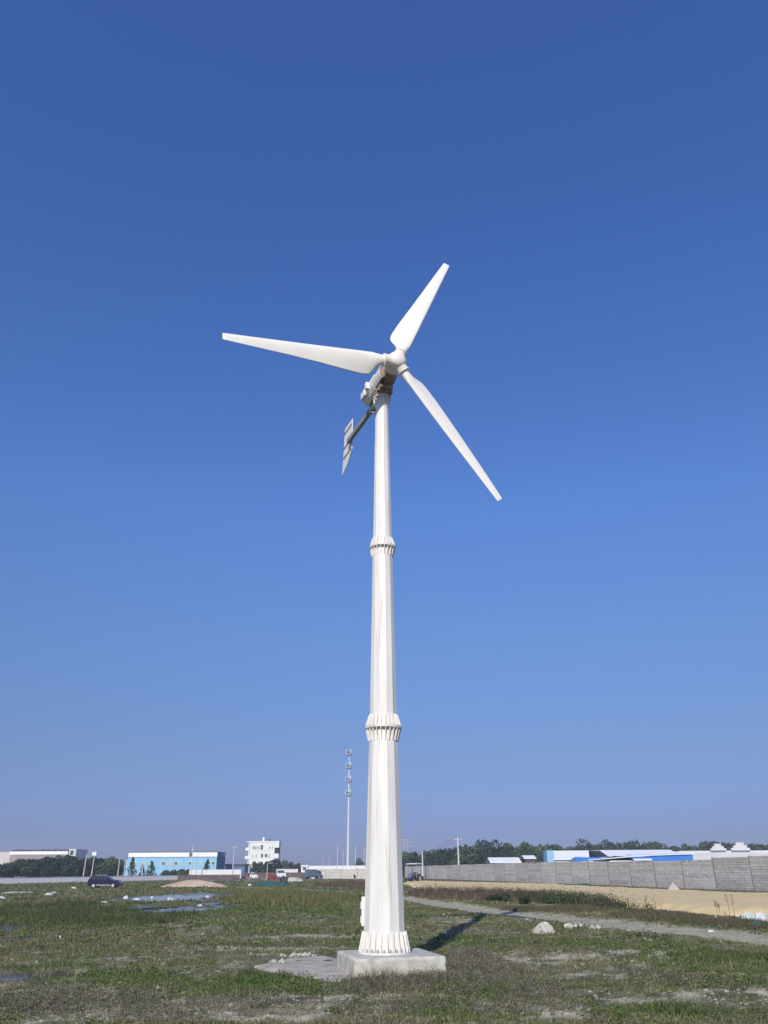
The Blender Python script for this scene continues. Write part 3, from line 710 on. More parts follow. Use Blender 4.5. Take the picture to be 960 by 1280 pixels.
t = MB().box(0, 1.9, 0, 2, 0, 3.0).build('wall', M['white'], G); MB().box(-.2, 2.1, -.2, 2.2, 3.02, 3.25).build('roof', M['roofw'], G); window(G, .4, 2.0, 1.1, .8, bars=0)
# dark low shed right of the factory
G = thing('low_shed', 'low dark shed roof between the blue factory and the white four-storey block', 'shed', (hz(281, 275), 275, 0))
MB().box(0, 6.2, 0, 8, 0, ztop(290, 1082, 275)).build('wall', M['dblue_and_shade'], G); MB().prism([(-.3, ztop(290, 1082, 275)+.02), (6.5, ztop(290, 1082, 275)+.02), (6.5, ztop(290, 1080, 275)), (-.3, ztop(290, 1080, 275))], -.3, 8.3).build('roof', M['roofd'], G)
# far left plant
Y = 350; B, wdt = bld('factory_building', 'long dull pink factory with a white band above the left trees', 'factory', 8, 80, Y)
h1, h2, h3 = ztop(40, 1068.3, Y), ztop(40, 1064.3, Y), ztop(40, 1061.5, Y)
MB().box(0, wdt, 0, 16, 0, h1).build('wall', M['pink'], B)
MB().box(-.2, wdt+.2, -.3, 16, h1+.01, h2).build('eaves_band', M['roofw'], B)
nseg = 9
for k in range(nseg):
    x0 = k*wdt/nseg; MB().prism([(x0+.1, h2+.02), (x0+wdt/nseg-.1, h2+.02), (x0+wdt/nseg-.3, h2+(h3-h2)*random.uniform(.6, 1.0)), (x0+.3, h2+(h3-h2)*random.uniform(.6, 1.0))], .2, 14).build('roof_monitor', M['roofd'], B)
MB().box(wdt+.3, wdt+(hz(90, Y)-hz(80, Y)), .5, 14, 0, h3).build('stair_tower', M['hall'], B)
MB().box(wdt+1.0, wdt+2.2, .44, .5, h3-2.2, h3-.6).build('window', M['glass'], B)
MB().box(hz(-25, Y)-hz(8, Y), -.3, 1, 14, 0, ztop(4, 1065, Y)).build('annexe', M['pale_wall'], B)
# sheds behind the right wall
Y = 150
def shed(name, label, px0, px1, Y, eave, ridge, depth, wall, roof, gable=None, rz=0):
    B, wd_ = bld(name, label, 'shed', px0, px1, Y, rz)
    he, hr = ztop((px0+px1)/2, eave, Y), ztop((px0+px1)/2, ridge, Y)
    MB().box(0, wd_, 0, depth, 0, he).build('wall', M[wall], B)
    MB().add([(-.3, -.4, he+.02), (wd_+.3, -.4, he+.02), (wd_+.3, depth/2, hr), (-.3, depth/2, hr), (-.3, depth+.4, he+.02), (wd_+.3, depth+.4, he+.02),
              (-.3, -.4, he-.1), (wd_+.3, -.4, he-.1), (wd_+.3, depth/2, hr-.12), (-.3, depth/2, hr-.12), (-.3, depth+.4, he-.1), (wd_+.3, depth+.4, he-.1)],
             [(0,1,2,3),(3,2,5,4),(6,9,8,7),(9,10,11,8),(0,6,7,1),(4,5,11,10),(0,3,9,6),(3,4,10,9),(1,7,8,2),(2,8,11,5)]).build('roof', M[roof], B)
    if gable:
        for gx in (.0, wd_):
            MB().add([(gx-.02, 0, he), (gx+.02, 0, he), (gx+.02, depth, he), (gx-.02, depth, he), (gx-.02, depth/2, hr-.13), (gx+.02, depth/2, hr-.13)], [(0,1,5,4),(1,2,5),(2,3,4,5),(3,0,4),(0,3,2,1)]).build('gable', M[gable], B)
    return B, wd_, he, hr
B, wd_, he, hr = shed('blue_end_shed', 'white-roofed shed with a light blue end wall left of the bright blue canopy', 695, 757, 150, 1074, 1062.5, 8, 'white', 'roofw', 'white')
MB().box(hz(685.5, 150)-hz(695, 150), -.12, -.35, .6, 0, ztop(690, 1063, 150)).build('end_wall', M['lblue'], B)
MB().box(hz(682.5, 150)-hz(695, 150), hz(685.5, 150)-hz(695, 150)-.02, .5, 2.2, 0, ztop(690, 1063.5, 150)).build('shaded_side', M['dblue_and_shade'], B)  # side turned from the sun, its shade painted in dark blue
t = MB().ring([(1.05, 0), (1.05, .12)], 24, Matrix.Translation((3.6, -.30, he-.75)) @ Matrix.Rotation(R(90), 4, 'X')); t.build('round_door', M['dblue_and_shade'], B)
B, wd_, he, hr = shed('white_roof_shed', 'long white-roofed shed in the middle of the row with a dark gable', 764, 852, 140, 1070, 1061.5, 9, 'white', 'roofw', 'dark_and_shade', R(0))
MB().add([(-2.2, -.6, he+.1), (-.02, -.6, he-.05), (-.02, 4.4, hr-.15), (-2.2, 4.4, hr-.05), (-2.2, -.6, he-.4), (-.02, -.6, he-.4), (-.02, 4.4, he-.4), (-2.2, 4.4, he-.4)], [(0,1,2,3),(4,7,6,5),(0,4,5,1),(1,5,6,2),(2,6,7,3),(3,7,4,0)]).build('dark_gable_end', M['dark_and_shade'], B)  # near-black block filling the gap at the gable end
# bright blue lean-to canopy in front
Y = 118; B, wd_ = bld('blue_canopy', 'bright blue canopy with thin white roof sheets just behind the grey wall', 'canopy', 722, 870, Y)
def cx(px): return hz(px, Y)-hz(722, Y)
def cz(py): return ztop(800, py, Y)
def slab(name, P, m, y0=0, y1=.25): MB().prism([(cx(a), cz(b_)) for a, b_ in P], y0, y1).build(name, M[m], B)
slab('fascia', [(792,1076.5),(870,1077),(870,1068.3),(828,1069),(792,1071.5)], 'bblue')
slab('fascia', [(722,1076.5),(760,1075.5),(760,1072),(722,1070.5)], 'bblue', .3, .5)
slab('underside_shade', [(758,1075.5),(793,1075.5),(793,1071),(772,1069.6),(758,1072.2)], 'dark_and_shade', .6, .8)  # dark slab standing in for the shade under the canopy roof
MB().add([(cx(736), -.6, cz(1074.8)), (cx(792), -.6, cz(1070.6)), (cx(792), 3.5, cz(1068.6)), (cx(745), 3.5, cz(1072.4)), (cx(736), -.6, cz(1075.4)), (cx(792), -.6, cz(1071.2)), (cx(792), 3.5, cz(1069.2)), (cx(745), 3.5, cz(1073))], [(0,1,2,3),(4,7,6,5),(0,4,5,1),(1,5,6,2),(2,6,7,3),(3,7,4,0)]).build('roof_sheet', M['roofw'], B)
MB().box(cx(794), cx(817), -.35, -.12, cz(1075.6), cz(1073.6)).build('roof_sheet', M['roofw'], B)
MB().add([(cx(792), -.2, cz(1068.6)-.15), (cx(871), -.2, cz(1067.2)), (cx(871), 5, cz(1066)), (cx(800), 5, cz(1066.6)), (cx(792), -.2, cz(1069.4)-.1), (cx(871), -.2, cz(1068.2)), (cx(871), 5, cz(1067)), (cx(800), 5, cz(1067.6))], [(0,1,2,3),(4,7,6,5),(0,4,5,1),(1,5,6,2),(2,6,7,3),(3,7,4,0)]).build('roof_sheet', M['roofw'], B)
for p in (724, 745, 770, 794, 818, 842, 868): MB().box(cx(p)-.06, cx(p)+.06, .55, .58, 0, cz(1076.6)).build('post', M['pole'], B)
# long white hall with stepped gables
Y = 175; B, wd_ = bld('white_hall', 'long low white hall with two stepped gables at the right edge', 'building', 852, 1010, Y)
he = ztop(900, 1066, Y)
MB().box(0, wd_, 0, 10, 0, he).build('wall', M['hall'], B)
MB().prism([(-.3, he+.02), (wd_, he+.02), (wd_, ztop(900, 1063, Y)), (1.5, ztop(900, 1063, Y))], 2.5, 10).build('roof', M['hall'], B)
for p0, p1, py in ((898.5, 918.5, 1054.5), (925, 949, 1053)):
    c_ = (p0+p1)/2; s5 = (p1-p0)/2; zt = ztop(900, py, Y); zb = ztop(900, 1063, Y)
    P = []
    for fr, k in ((1, 0), (1, .33), (.72, .33), (.72, .66), (.42, .66), (.42, 1.0)): P.append((fr, k))
    pts = [(hz(c_-s5*f_, Y)-hz(852, Y), zb+.02+(zt-zb)*k) for f_, k in P]+[(hz(c_+s5*f_, Y)-hz(852, Y), zb+.02+(zt-zb)*k) for f_, k in P[::-1]]
    MB().prism(pts, 1.9, 2.3).build('stepped_gable', M['hall'], B)
# small roofs before the tree belt
shed('long_shed', 'low pale-roofed shed before the tree belt, above the grey wall', 615, 651, 172, 1078, 1071.5, 6, 'pink', 'roofw', 'pink')
shed('small_shed', 'tiny pale-roofed shed right of the low pale-roofed shed', 658, 670, 176, 1073, 1069, 4, 'brick', 'roofw', 'brick')

# ------------------------------------------------------------------ masts, poles, wires
Y = 290; x0 = hz(434.6, Y); htop = at(434.6, 941, Y)[2]
T = thing('phone_mast', 'tall white mobile phone mast with four antenna rings left of the turbine', 'mast', (x0, Y, 0))
for k in range(3):
    za, zb = htop*k/3, htop*(k+1)/3; MB().tube((0, 0, za), (0, 0, zb), .50-.11*k, .50-.11*(k+1), n=14).build('mast_section', M['mono'], T)
for py in (943.5, 960, 977, 994):
    z = at(435, py, Y)[2]
    P = MB().tube((0, 0, z-.12), (0, 0, z+.02), 1.0, n=16)
    for k in range(12):
        a = k*math.pi/6; P.tube((.98*math.cos(a), .98*math.sin(a), z), (.98*math.cos(a), .98*math.sin(a), z+.9), .03, n=4)
    P.ring([(.99, z+.9), (1.02, z+.95)], 16)
    P = P.build('platform', M['greymetal'], T)
    for k in range(3):
        a = k*2.094+.5; MB().box(-.14, .14, -.06, .06, z+.1, z+1.9, Matrix.Rotation(a, 4, 'Z') @ Matrix.Translation((0, -1.15, 0))).build('antenna', M['mono'], P)
MB().tube((0, 0, htop), (0, 0, htop+1.5), .04, n=5).build('lightning_rod', M['mono'], T)
def pole(px, Y, top, label, r=.15, arm=0, extra=None, name='utility_pole', group=None, m='pole', lean=0):
    x = hz(px, Y); h = at(px, top, Y)[2]
    T = thing(name, label, 'pole', (x, Y, 0), 0, group); T.rotation_euler = (0, lean, 0)
    MB().tube((0, 0, -.1), (0, 0, h), r, r*.62, n=8).build('pole_shaft', M[m], T)
    if arm:
        MB().box(-arm, arm, -.06, .06, h-.45, h-.33).build('crossarm', M['greymetal'], T)
        for s in (-arm*.9, 0, arm*.9): MB().tube((s, 0, h-.33), (s, 0, h-.12+(.15 if s == 0 else 0)), .06, n=6).build('insulator', M['white'], T)
    if extra == 'box': MB().box(-.5, .5, -.3, .3, h, h+.8).build('pole_box', M['white'], T)
    if extra == 'lamp': MB().tube((0, 0, h-.1), (.9, 0, h+.15), .05, n=5).box(.7, 1.4, -.12, .12, h+.1, h+.22).build('lamp_arm', M['pole'], T)
    return T, Vector((x, Y, h))
pole(104, 200, 1068.5, 'leaning pole left of the one with a white box, before the left trees', lean=.02)
pole(114, 205, 1069.5, 'pole carrying a white box at its top among the left trees', lean=.02, extra='box')
pole(147, 210, 1072, 'thin pole at the right end of the left trees')
pole(154.5, 208, 1074, 'short pole at the left corner of the blue factory', r=.11)
pole(171.5, 206, 1080, 'left one of the pair of short white poles before the blue factory', r=.13, m='mono')
pole(177, 206, 1082, 'right one of the pair of short white poles before the blue factory', r=.13, m='mono')
pole(238, 222, 1056.5, 'tall white pole rising above the roof of the blue factory', m='mono', r=.16)
pole(245, 214, 1066, 'thin dark pole before the right part of the blue factory', r=.08, m='greymetal')
pole(290.5, 204, 1057, 'tall pale pole between the blue factory and the white four-storey block', arm=.7)
pole(333.6, 225, 1079.5, 'street lamp before the narrow trees of the white block', extra='lamp', name='street_lamp', r=.09, m='mono')
pole(402.5, 262, 1072, 'very thin pole behind the blue truck', r=.07, m='mono')
pole(411, 275, 1071, 'very thin pole midway between the blue truck and the mast', r=.07, m='mono')
pole(421.5, 240, 1057, 'slim pole immediately left of the mobile phone mast', r=.10, m='mono')
pole(428.7, 255, 1063, 'shorter slim pole touching the left of the mobile phone mast', r=.09, m='mono')
pole(444, 240, 1057, 'slim pole between the mobile phone mast and the turbine', r=.09, m='mono')
pole(455, 260, 1060, 'slim pole half hidden by the left edge of the turbine pole', r=.09, m='mono')
p1, q1 = pole(528.6, 172, 1064.5, 'plain white pole right of the tractor behind the grey wall', r=.16, m='mono')
p2, q2 = pole(574, 150, 1046.5, 'white utility pole with crossarm behind the grey wall', r=.17, arm=.75, m='mono')
# pylon far behind
Y = 420; x = hz(507.5, Y); h = at(507.5, 1049, Y)[2]
P = thing('lattice_pylon', 'distant lattice pylon just right of the turbine pole', 'pylon', (x, Y, 0))
t = MB(); lev = [0, .22, .42, .58, .72, .84, .93, 1]
hw = lambda f: 2.0*(1-f)+.25
for a, b_ in zip(lev[:-1], lev[1:]):
    for sx_, sy_ in ((-1,-1),(1,-1),(1,1),(-1,1)):
        t.tube((sx_*hw(a), sy_*hw(a), a*h), (sx_*hw(b_), sy_*hw(b_), b_*h), .11, n=4)
    for s in (-1, 1):
        t.tube((-hw(a), s*hw(a), a*h), (hw(b_), s*hw(b_), b_*h), .07, n=4); t.tube((hw(a), s*hw(a), a*h), (-hw(b_), s*hw(b_), b_*h), .07, n=4)
t.build('lattice', M['greymetal'], P)
for f_, w_ in ((.80, 3.6), (.90, 3.0), (.985, 2.2)): MB().bar((-w_, 0, f_*h), (w_, 0, f_*h), .2, .25).build('pylon_arm', M['greymetal'], P)
def wire(a, b_, sag, label):
    t = MB(); n = 12; pts = [a.lerp(b_, i/n)-Vector((0, 0, sag*4*(i/n)*(1-i/n))) for i in range(n+1)]
    for p, q in zip(pts[:-1], pts[1:]): t.tube(p, q, .022, n=4, cap=False)
    tag(t.build('power_line', M['wire']), label, 'cable', 'cables between the poles behind the grey wall')
pt = Vector((x, Y, h*.9))
for k, dx in enumerate((-.68, 0, .68)):
    wire(q2+Vector((dx, 0, -.1)), pt+Vector((dx*3, 0, 0)), 3.5, 'thin dark cable from the %s end of the crossarm to the distant pylon' % ('left', 'middle', 'right')[k])

# ------------------------------------------------------------------ vehicles
def wheel(parent, x, y, z, r, wd_=.2):
    Tm = Matrix.Translation((x, y, z)) @ Matrix.Rotation(R(90), 4, 'X')
    o = MB().ring([(r*.62, -wd_/2), (r, -wd_/2), (r, wd_/2), (r*.62, wd_/2)], 20, Tm).build('wheel', M['tyre'], parent)
    MB().ring([(r*.6, -wd_/2-.015), (r*.6, wd_/2+.015)], 16, Tm).build('rim', M['rim'], o)
def car(label, loc, rz, paint, body, glass, L_=4.4, wd_=1.75, wheels=(.85, 3.45), wr=.32, name='parked_car', cat='car'):
    T = thing(name, label, cat, loc, rz)
    o = MB().prism(body, -wd_/2, wd_/2).build('body', M[paint], T, bevel=.05)
    c = [(x, z) for x, z in glass[0]]
    for P in glass:
        MB().prism(P, -wd_/2-.012, -wd_/2+.02).build('side_window', M['glass'], T); MB().prism(P, wd_/2-.02, wd_/2+.012).build('side_window', M['glass'], T)
    for x in wheels:
        for s in (-1, 1): wheel(T, x, s*(wd_/2-.08), wr, wr)
    return T
# navy hatchback, nose to the right
body = [(.02,.30),(.0,.75),(.08,1.0),(.42,1.40),(.75,1.49),(1.9,1.50),(2.35,1.42),(3.05,1.02),(4.0,.90),(4.32,.72),(4.4,.45),(4.36,.28),(3.82,.26),(3.74,.50),(3.55,.64),(3.30,.64),(3.12,.50),(3.05,.26),(1.25,.26),(1.18,.50),(.98,.64),(.74,.64),(.56,.50),(.48,.27)]
gl = [[(.52,1.02),(.62,1.34),(1.15,1.40),(1.15,1.02)],[(1.21,1.02),(1.21,1.40),(1.95,1.40),(1.95,1.02)],[(2.01,1.02),(2.01,1.39),(2.32,1.34),(2.85,1.02)]]
cxy = gp(134, 1110.3)
CAR = car('dark navy hatchback parked alone on the grass before the pale low wall', (cxy[0]-2.2, cxy[1], 0), R(4), 'navy', body, gl)
MB().box(-.02, .03, -.78, -.55, .78, 1.0).box(-.02, .03, .55, .78, .78, 1.0).build('tail_light', M['red'], CAR)
MB().box(4.22, 4.36, -.80, -.50, .60, .76).build('headlight', M['lamp'], CAR); MB().box(4.22, 4.36, .50, .80, .60, .76).build('headlight', M['lamp'], CAR)
for a in ((.09,1.04,.44,1.38),): MB().add([(.06, -.7, 1.05), (.06, .7, 1.05), (.43, .6, 1.42), (.43, -.6, 1.42)], [(0,1,2,3)]).build('rear_window', M['glass'], CAR)
MB().add([(2.42, -.66, 1.41), (3.02, -.74, 1.06), (3.02, .74, 1.06), (2.42, .66, 1.41)], [(0,1,2,3)]).build('windscreen', M['glass'], CAR)
MB().tube((.95, -.86, 1.53), (2.1, -.86, 1.53), .02, n=5).tube((.95, .78, 1.53), (2.1, .78, 1.53), .02, n=5).build('roof_rail', M['rim'], CAR)
CAR.scale = (.86, .95, .92)
for s in (-.98, .98): MB().cbox((2.75, s, 1.05), (.14, .14, .12)).build('mirror', M['navy'], CAR)
MB().box(.6, 3.7, -.89, -.876, .34, .42).build('sill_trim', M['rim'], CAR)
# white car, white van, red truck, blue truck, blue tractor between
def sm(px, py, Y=None):
    g = gp(px, py); return g
g = (hz(312.5, 205), 205)
car('small white car left of the red truck in the far lot', (g[0], g[1], 0), R(8), 'wpaint', [(x*.5 if False else x, z) for x, z in body], gl, wheels=(.85, 3.45)).scale = (.44, 1, 1)
vb = [(0,.35),(0,1.7),(.15,2.0),(3.4,2.05),(4.1,1.25),(4.6,1.1),(4.65,.4),(4.2,.35)]
vg = [[(.3,1.2),(.3,1.75),(1.4,1.78),(1.4,1.2)],[(1.5,1.2),(1.5,1.78),(2.6,1.8),(2.6,1.2)],[(2.7,1.2),(2.7,1.8),(3.3,1.8),(3.85,1.2)]]
car('white van behind the red truck in the far lot', (hz(345.5, 222), 222, 0), R(15), 'wpaint', vb, vg, wd_=1.8, wheels=(.9, 3.7), name='parked_van', cat='van').scale = (.52, 1, 1.1)
def truck(label, loc, rz, bedm, cabm, s=1.0, h=2.3, name='truck'):
    T = thing(name, label, 'truck', loc, rz); T.scale = (s, s, s)
    MB().box(0, 4.6, -.35, .35, .55, .75).build('chassis', M['dark'], T)
    MB().box(.0, 3.0, -1.0, -.93, .8, h).box(0, 3.0, .93, 1.0, .8, h).box(0, .07, -.92, .92, .8, h).box(2.93, 3.0, -.92, .92, .8, h).box(.0, 3.0, -.925, .925, .76, .84).build('cargo_bed', M[bedm], T)
    for k in range(5): MB().box(.2+k*.62, .28+k*.62, -1.04, -1.003, .8, h).build('stake', M['dark'], T)
    c = MB().prism([(3.15,.6),(3.15,2.35),(4.2,2.35),(4.65,1.5),(4.7,.6)], -.95, .95).build('cab', M[cabm], T, bevel=.05)
    MB().prism([(3.45,1.5),(3.45,2.15),(4.1,2.15),(4.4,1.5)], -.965, -.94).prism([(3.45,1.5),(3.45,2.15),(4.1,2.15),(4.4,1.5)], .94, .965).build('side_window', M['glass'], c)
    for x in (.8, 3.9):
        for y in (-.85, .85): wheel(T, x, y, .42, .42, .25)
    return T
truck('small red truck with its bed towards the camera behind the teal netting', (hz(335.5, 186), 186, 0), R(30), 'red', 'red', .42, 2.6)
truck('slate blue truck standing before the distant grey boundary wall', (hz(383, 200), 200, 0), R(35), 'slate', 'slate', .80, 2.6)
def tractor(label, loc, rz, paint, s=1.0, canopy=True, name='tractor'):
    T = thing(name, label, 'tractor', loc, rz); T.scale = (s, s, s)
    MB().box(-.2, 1.7, -.32, .32, .55, .85).build('chassis', M['dark'], T)
    MB().prism([(.75,.85),(.75,1.35),(1.65,1.25),(1.75,.8)], -.32, .32).build('hood', M[paint], T, bevel=.04)
    MB().box(-.45, .35, -.85, -.40, .85, 1.02).box(-.45, .35, .40, .85, .85, 1.02).build('mudguard', M[paint], T, bevel=.03)
    MB().box(-.35, .1, -.25, .25, .95, 1.08).box(-.42, -.30, -.25, .25, 1.08, 1.5).build('seat', M['dark'], T)
    MB().tube((.55, 0, 1.0), (.35, 0, 1.4), .03, n=6).ring([(.18, 0), (.18, .03)], 14, Matrix.Translation((.34, 0, 1.4)) @ Matrix.Rotation(R(-20), 4, 'Y')).build('steering_wheel', M['dark'], T)
    MB().tube((1.3, .2, 1.3), (1.3, .2, 1.9), .03, n=6).build('exhaust', M['dark'], T)
    for y in (-.68, .68): wheel(T, -.05, y, .62, .62, .32)
    for y in (-.55, .55): wheel(T, 1.45, y, .36, .36, .2)
    if canopy:
        t = MB()
        for x in (-.75, .9):
            for y in (-.75, .75): t.tube((x, y, .8), (x, y, 2.55), .035, n=6)
        t.build('canopy_post', M['greymetal'], T)
        MB().prism([(-1.0, 2.55), (1.15, 2.55), (1.15, 2.60), (.1, 2.72), (-1.0, 2.60)], -.95, .95).build('canopy', M['wpaint'], T)
        MB().box(-1.25, -.5, -.8, .8, .45, .95).build('rear_box', M['dark'], T)
    return T
tractor('small blue tractor beside the teal netting heap', (hz(354.5, 128), 128, 0), R(100), 'bluev', .72, canopy=False)
tractor('tractor under a flat white canopy at the grey wall, right of the turbine', (4.25, 126, 0), R(-120), 'slate', 1.0)

# ------------------------------------------------------------------ heaps, debris, netting
def heap(name, label, cat, loc, rx, ry, h, m, seed=0, rough=.25, n=28, parent=None, pw=1.0):
    V = []; F = []; nr = 9
    for j in range(nr+1):
        f = j/nr
        for i in range(n):
            a = 2*math.pi*i/n
            w_ = 1+rough*(float(vn(np.array(math.cos(a)*3+seed*9), np.array(math.sin(a)*3+f*3), 1.0, seed))-.5)*2
            rr = (1-f)*w_; z = h*(1-(1-f)**(1.6*pw))*(1+.25*rough*math.sin(a*3+seed)) if f < 1 else h
            V.append((rx*rr*math.cos(a), ry*rr*math.sin(a), z-(.06 if j == 0 else 0)+random.uniform(-1, 1)*h*.06*rough*(j > 0)))
        pass
    for j in range(nr):
        for i in range(n): F.append((j*n+i, j*n+(i+1) % n, (j+1)*n+(i+1) % n, (j+1)*n+i))
    o = MB().add(V, F).build(name, M[m], parent, smooth=rough < .5, loc=loc)
    if not parent: tag(o, label, cat)
    return o
def G3(px, py): g = gp(px, py); return (g[0], g[1], 0)
heap('sand_mound', 'broad tan sand mound on the far grass right of the navy car', 'sand heap', G3(243, 1108.6), 9*.46, 2.2, .80, 'sandm', 3, .2)
heap('sand_cone', 'small pinkish cone of sand on the sand strip by the grey wall', 'sand heap', (*gp(843, 1117.3), .12), .62, .6, .66, 'pinksand', 5, .2, pw=.7)
def rubble(name, label, px, py, wpx, n, smin, smax, m, spread_y=.5, hh=1.0):
    g = gp(px, py); hw_ = abs(gp(px+wpx/2, py)[0]-g[0])
    T = thing(name, label, 'rubble', (g[0], g[1], float(height(np.array(g[0]), np.array(g[1])))))
    for k in range(n):
        s = random.uniform(smin, smax); f = random.random()**.6; a = random.uniform(0, 6.28)
        x = f*math.cos(a)*hw_; y = f*math.sin(a)*hw_*spread_y; z = hh*(1-f)*hw_*.9
        V = []
        q = Matrix.Rotation(random.uniform(0, 3), 4, Vector((random.random(), random.random(), random.random()+.1)))
        t = MB(); t.box(-s, s, -s*random.uniform(.5, 1), s*random.uniform(.5, 1), -s*.6, s*random.uniform(.4, .9), Matrix.Translation((x, y, z+s*.2)) @ q)
        t.v = [tuple(c+random.uniform(-.22, .22)*s for c in v) for v in t.v]
        t.build('lump', M[m], T, bevel=s*.12)
    return T
g = gp(680, 1166.5)
RH = heap('rubble_heap', 'knee-high heap of chalky white rubble left of the flat pale scraps', 'rubble', (g[0], g[1], 0), .25, .23, .27, 'lime', 8, .5, pw=1.9)
r_ = random.Random(4)
for k in range(34):
    a = r_.uniform(0, 6.28); f = r_.uniform(.35, 1.15); q_ = r_.uniform(.02, .055); t = MB()
    t.box(-q_, q_, -q_*.8, q_*.8, -q_*.7, q_*.7, Matrix.Translation((.26*f*math.cos(a), .24*f*math.sin(a), max(.01, .25*(1-f**2)))) @ Matrix.Rotation(r_.uniform(0, 3), 4, Vector((1, r_.random(), .5))))
    t.build('lump', M['lime'], RH)
rubble('rubble_scrap', 'low pale scraps beside the track, just right of the white rubble heap', 716, 1160, 26, 12, .05, .10, 'lime', .5, .15)
rubble('rubble_scrap', 'flat pale scrap furthest right of the row beside the track', 744, 1162, 14, 9, .04, .09, 'lime', .5, .2)
rubble('rubble_scrap', 'grey rubble at the foot of the wall right of the pink sand cone', 868, 1113, 50, 26, .12, .26, 'plast', .4, .25)
# crumpled sacks and plastic sheets
def sack(name, label, px, py, wpx, hpx, m, seed, cat='litter', z0=None):
    g = gp(px, py); hw_ = abs(gp(px+wpx/2, py)[0]-g[0])*(.8 if wpx < 16 else 1); D_ = math.hypot(*g); hh = hpx/1175*D_*(.65 if wpx < 16 else 1)
    r = np.random.default_rng(seed); n1, n2 = 14, 9; V = []; F = []
    for i in range(n1):
        for j in range(n2):
            u, v = i/(n1-1)*2-1, j/(n2-1)*2-1
            d = max(0, 1-(abs(u)**2.2+abs(v)**2.2)/1.0)
            z = hh*(d**.5)*(.45+.9*float(vn(np.array(u*2.2+seed*3), np.array(v*2.2), .6, seed)))+.01
            V.append((u*hw_*(1+.2*r.uniform(-1, 1)), v*hw_*.7*(1+.2*r.uniform(-1, 1)), z-.02*(d == 0)))
    for i in range(n1-1):
        for j in range(n2-1): a = i*n2+j; F.append((a, a+n2, a+n2+1, a+1))
    zb = float(height(np.array(g[0]), np.array(g[1]))) if z0 is None else z0
    o = MB().add(V, F).build(name, M[m], loc=(g[0], g[1], zb), rz=r.uniform(-.4, .4)); return tag(o, label, cat)
for i, (px, py, wp, hp, m, lb) in enumerate((
    (92,1111,8,3,'bag','white scrap on the grass left of and nearer than the navy car'),
    (61,1119,14,3,'pbag','pale plastic sheet lying flat left of the navy car'),
    (68,1116.5,9,2,'bag','white strip just behind the pale plastic sheet at left'),
    (104,1128,8,4,'lime','dull pale lump between the pale sheet and the folded white sheet'),
    (129,1130,15,3.5,'bag','folded white sheet lying on the grass below the navy car'),
    (157,1122,8,4,'bag','round white sack at the left end of the large puddle'),
    (171,1124,10,3,'bag','flat white sack at the near left edge of the large puddle'),
    (190,1121.5,5,3,'bag','small white sack in the middle of the sacks along the puddle'),
    (213,1124.5,9,5,'bag','rounded white sack standing in the large puddle'),
    (250,1131.5,8,3,'bag','small white sack between the two long puddles'),
    (259,1121,6,3,'bag','small white scrap at the right end of the large puddle'),
    (2,1124,10,4,'bag','white scrap at the left edge of the photograph'),
    (75,1173,4,4,'bag','tiny white scrap in the short grass below the tall green weeds'),
    (120,1206,0,0,'bag',''),
    (556.5,1167,6,5,'bag','small round white bag beside the shadow of the turbine'),
    (555,1145,5,3,'bag','small white scrap behind the shadow near the track'),
    (785,1163,8,3,'bag','white scrap lying on the grass below the near edge of the track'),
    (791,1201,12,3,'pbag','flat pale piece in the grass in front of the track'),
    (888,1162,9,3,'bag','white scrap lying on the track at right'),
    (895,1148,6,3,'bag','white scrap at the near edge of the sand strip'),
    (922,1147,8,4,'bag','small white bag left of the heap of plastic bags'),
    (748,1132,6,3,'bag','white scrap among the dark shrubs at the sand strip'),
    (508,1116,6,2.5,'bag','white scrap at the foot of the turbine pole, far side'))):
    if wp: sack('scrap', lb, px, py, wp, hp, m, 200+i)
sack('pale_strip', 'long narrow pale board lying across the grass at the far left', 22, 1116.5, 46, 1.4, 'pbag', 300, 'board')
for i, (px, py, wp, hp, m, lb) in enumerate(((938,1152,22,9,'pbag','large crumpled pale plastic bag at the left of the heap by the sand strip'),(952,1153,20,11,'bag','highest crumpled white plastic bag of the heap by the sand strip'),(947,1160,16,7,'teal','dark green netting in front of the white plastic bags at right'))):
    sack('plastic_bag', lb, px, py, wp, hp, m, 320+i, 'plastic bag')
sack('netting', 'dark teal netting spread along the foot of the grey wall', 734, 1108.5, 52, 3.2, 'teal', 340, 'netting')
sack('netting', 'teal netting heap in the far lot with white sacks at both ends', 338, 1107.5, 50, 4.5, 'teal', 341, 'netting')
sack('scrap', 'white sack at the left end of the teal netting heap', 312, 1107.8, 6, 4, 'bag', 342)
sack('scrap', 'white sack on the right end of the teal netting heap', 348, 1107.5, 9, 3.5, 'bag', 343)
sack('scrap', 'grey heap of spoil between the small blue tractor and the slate blue truck', 368, 1102, 20, 5, 'lime', 344, 'spoil heap')

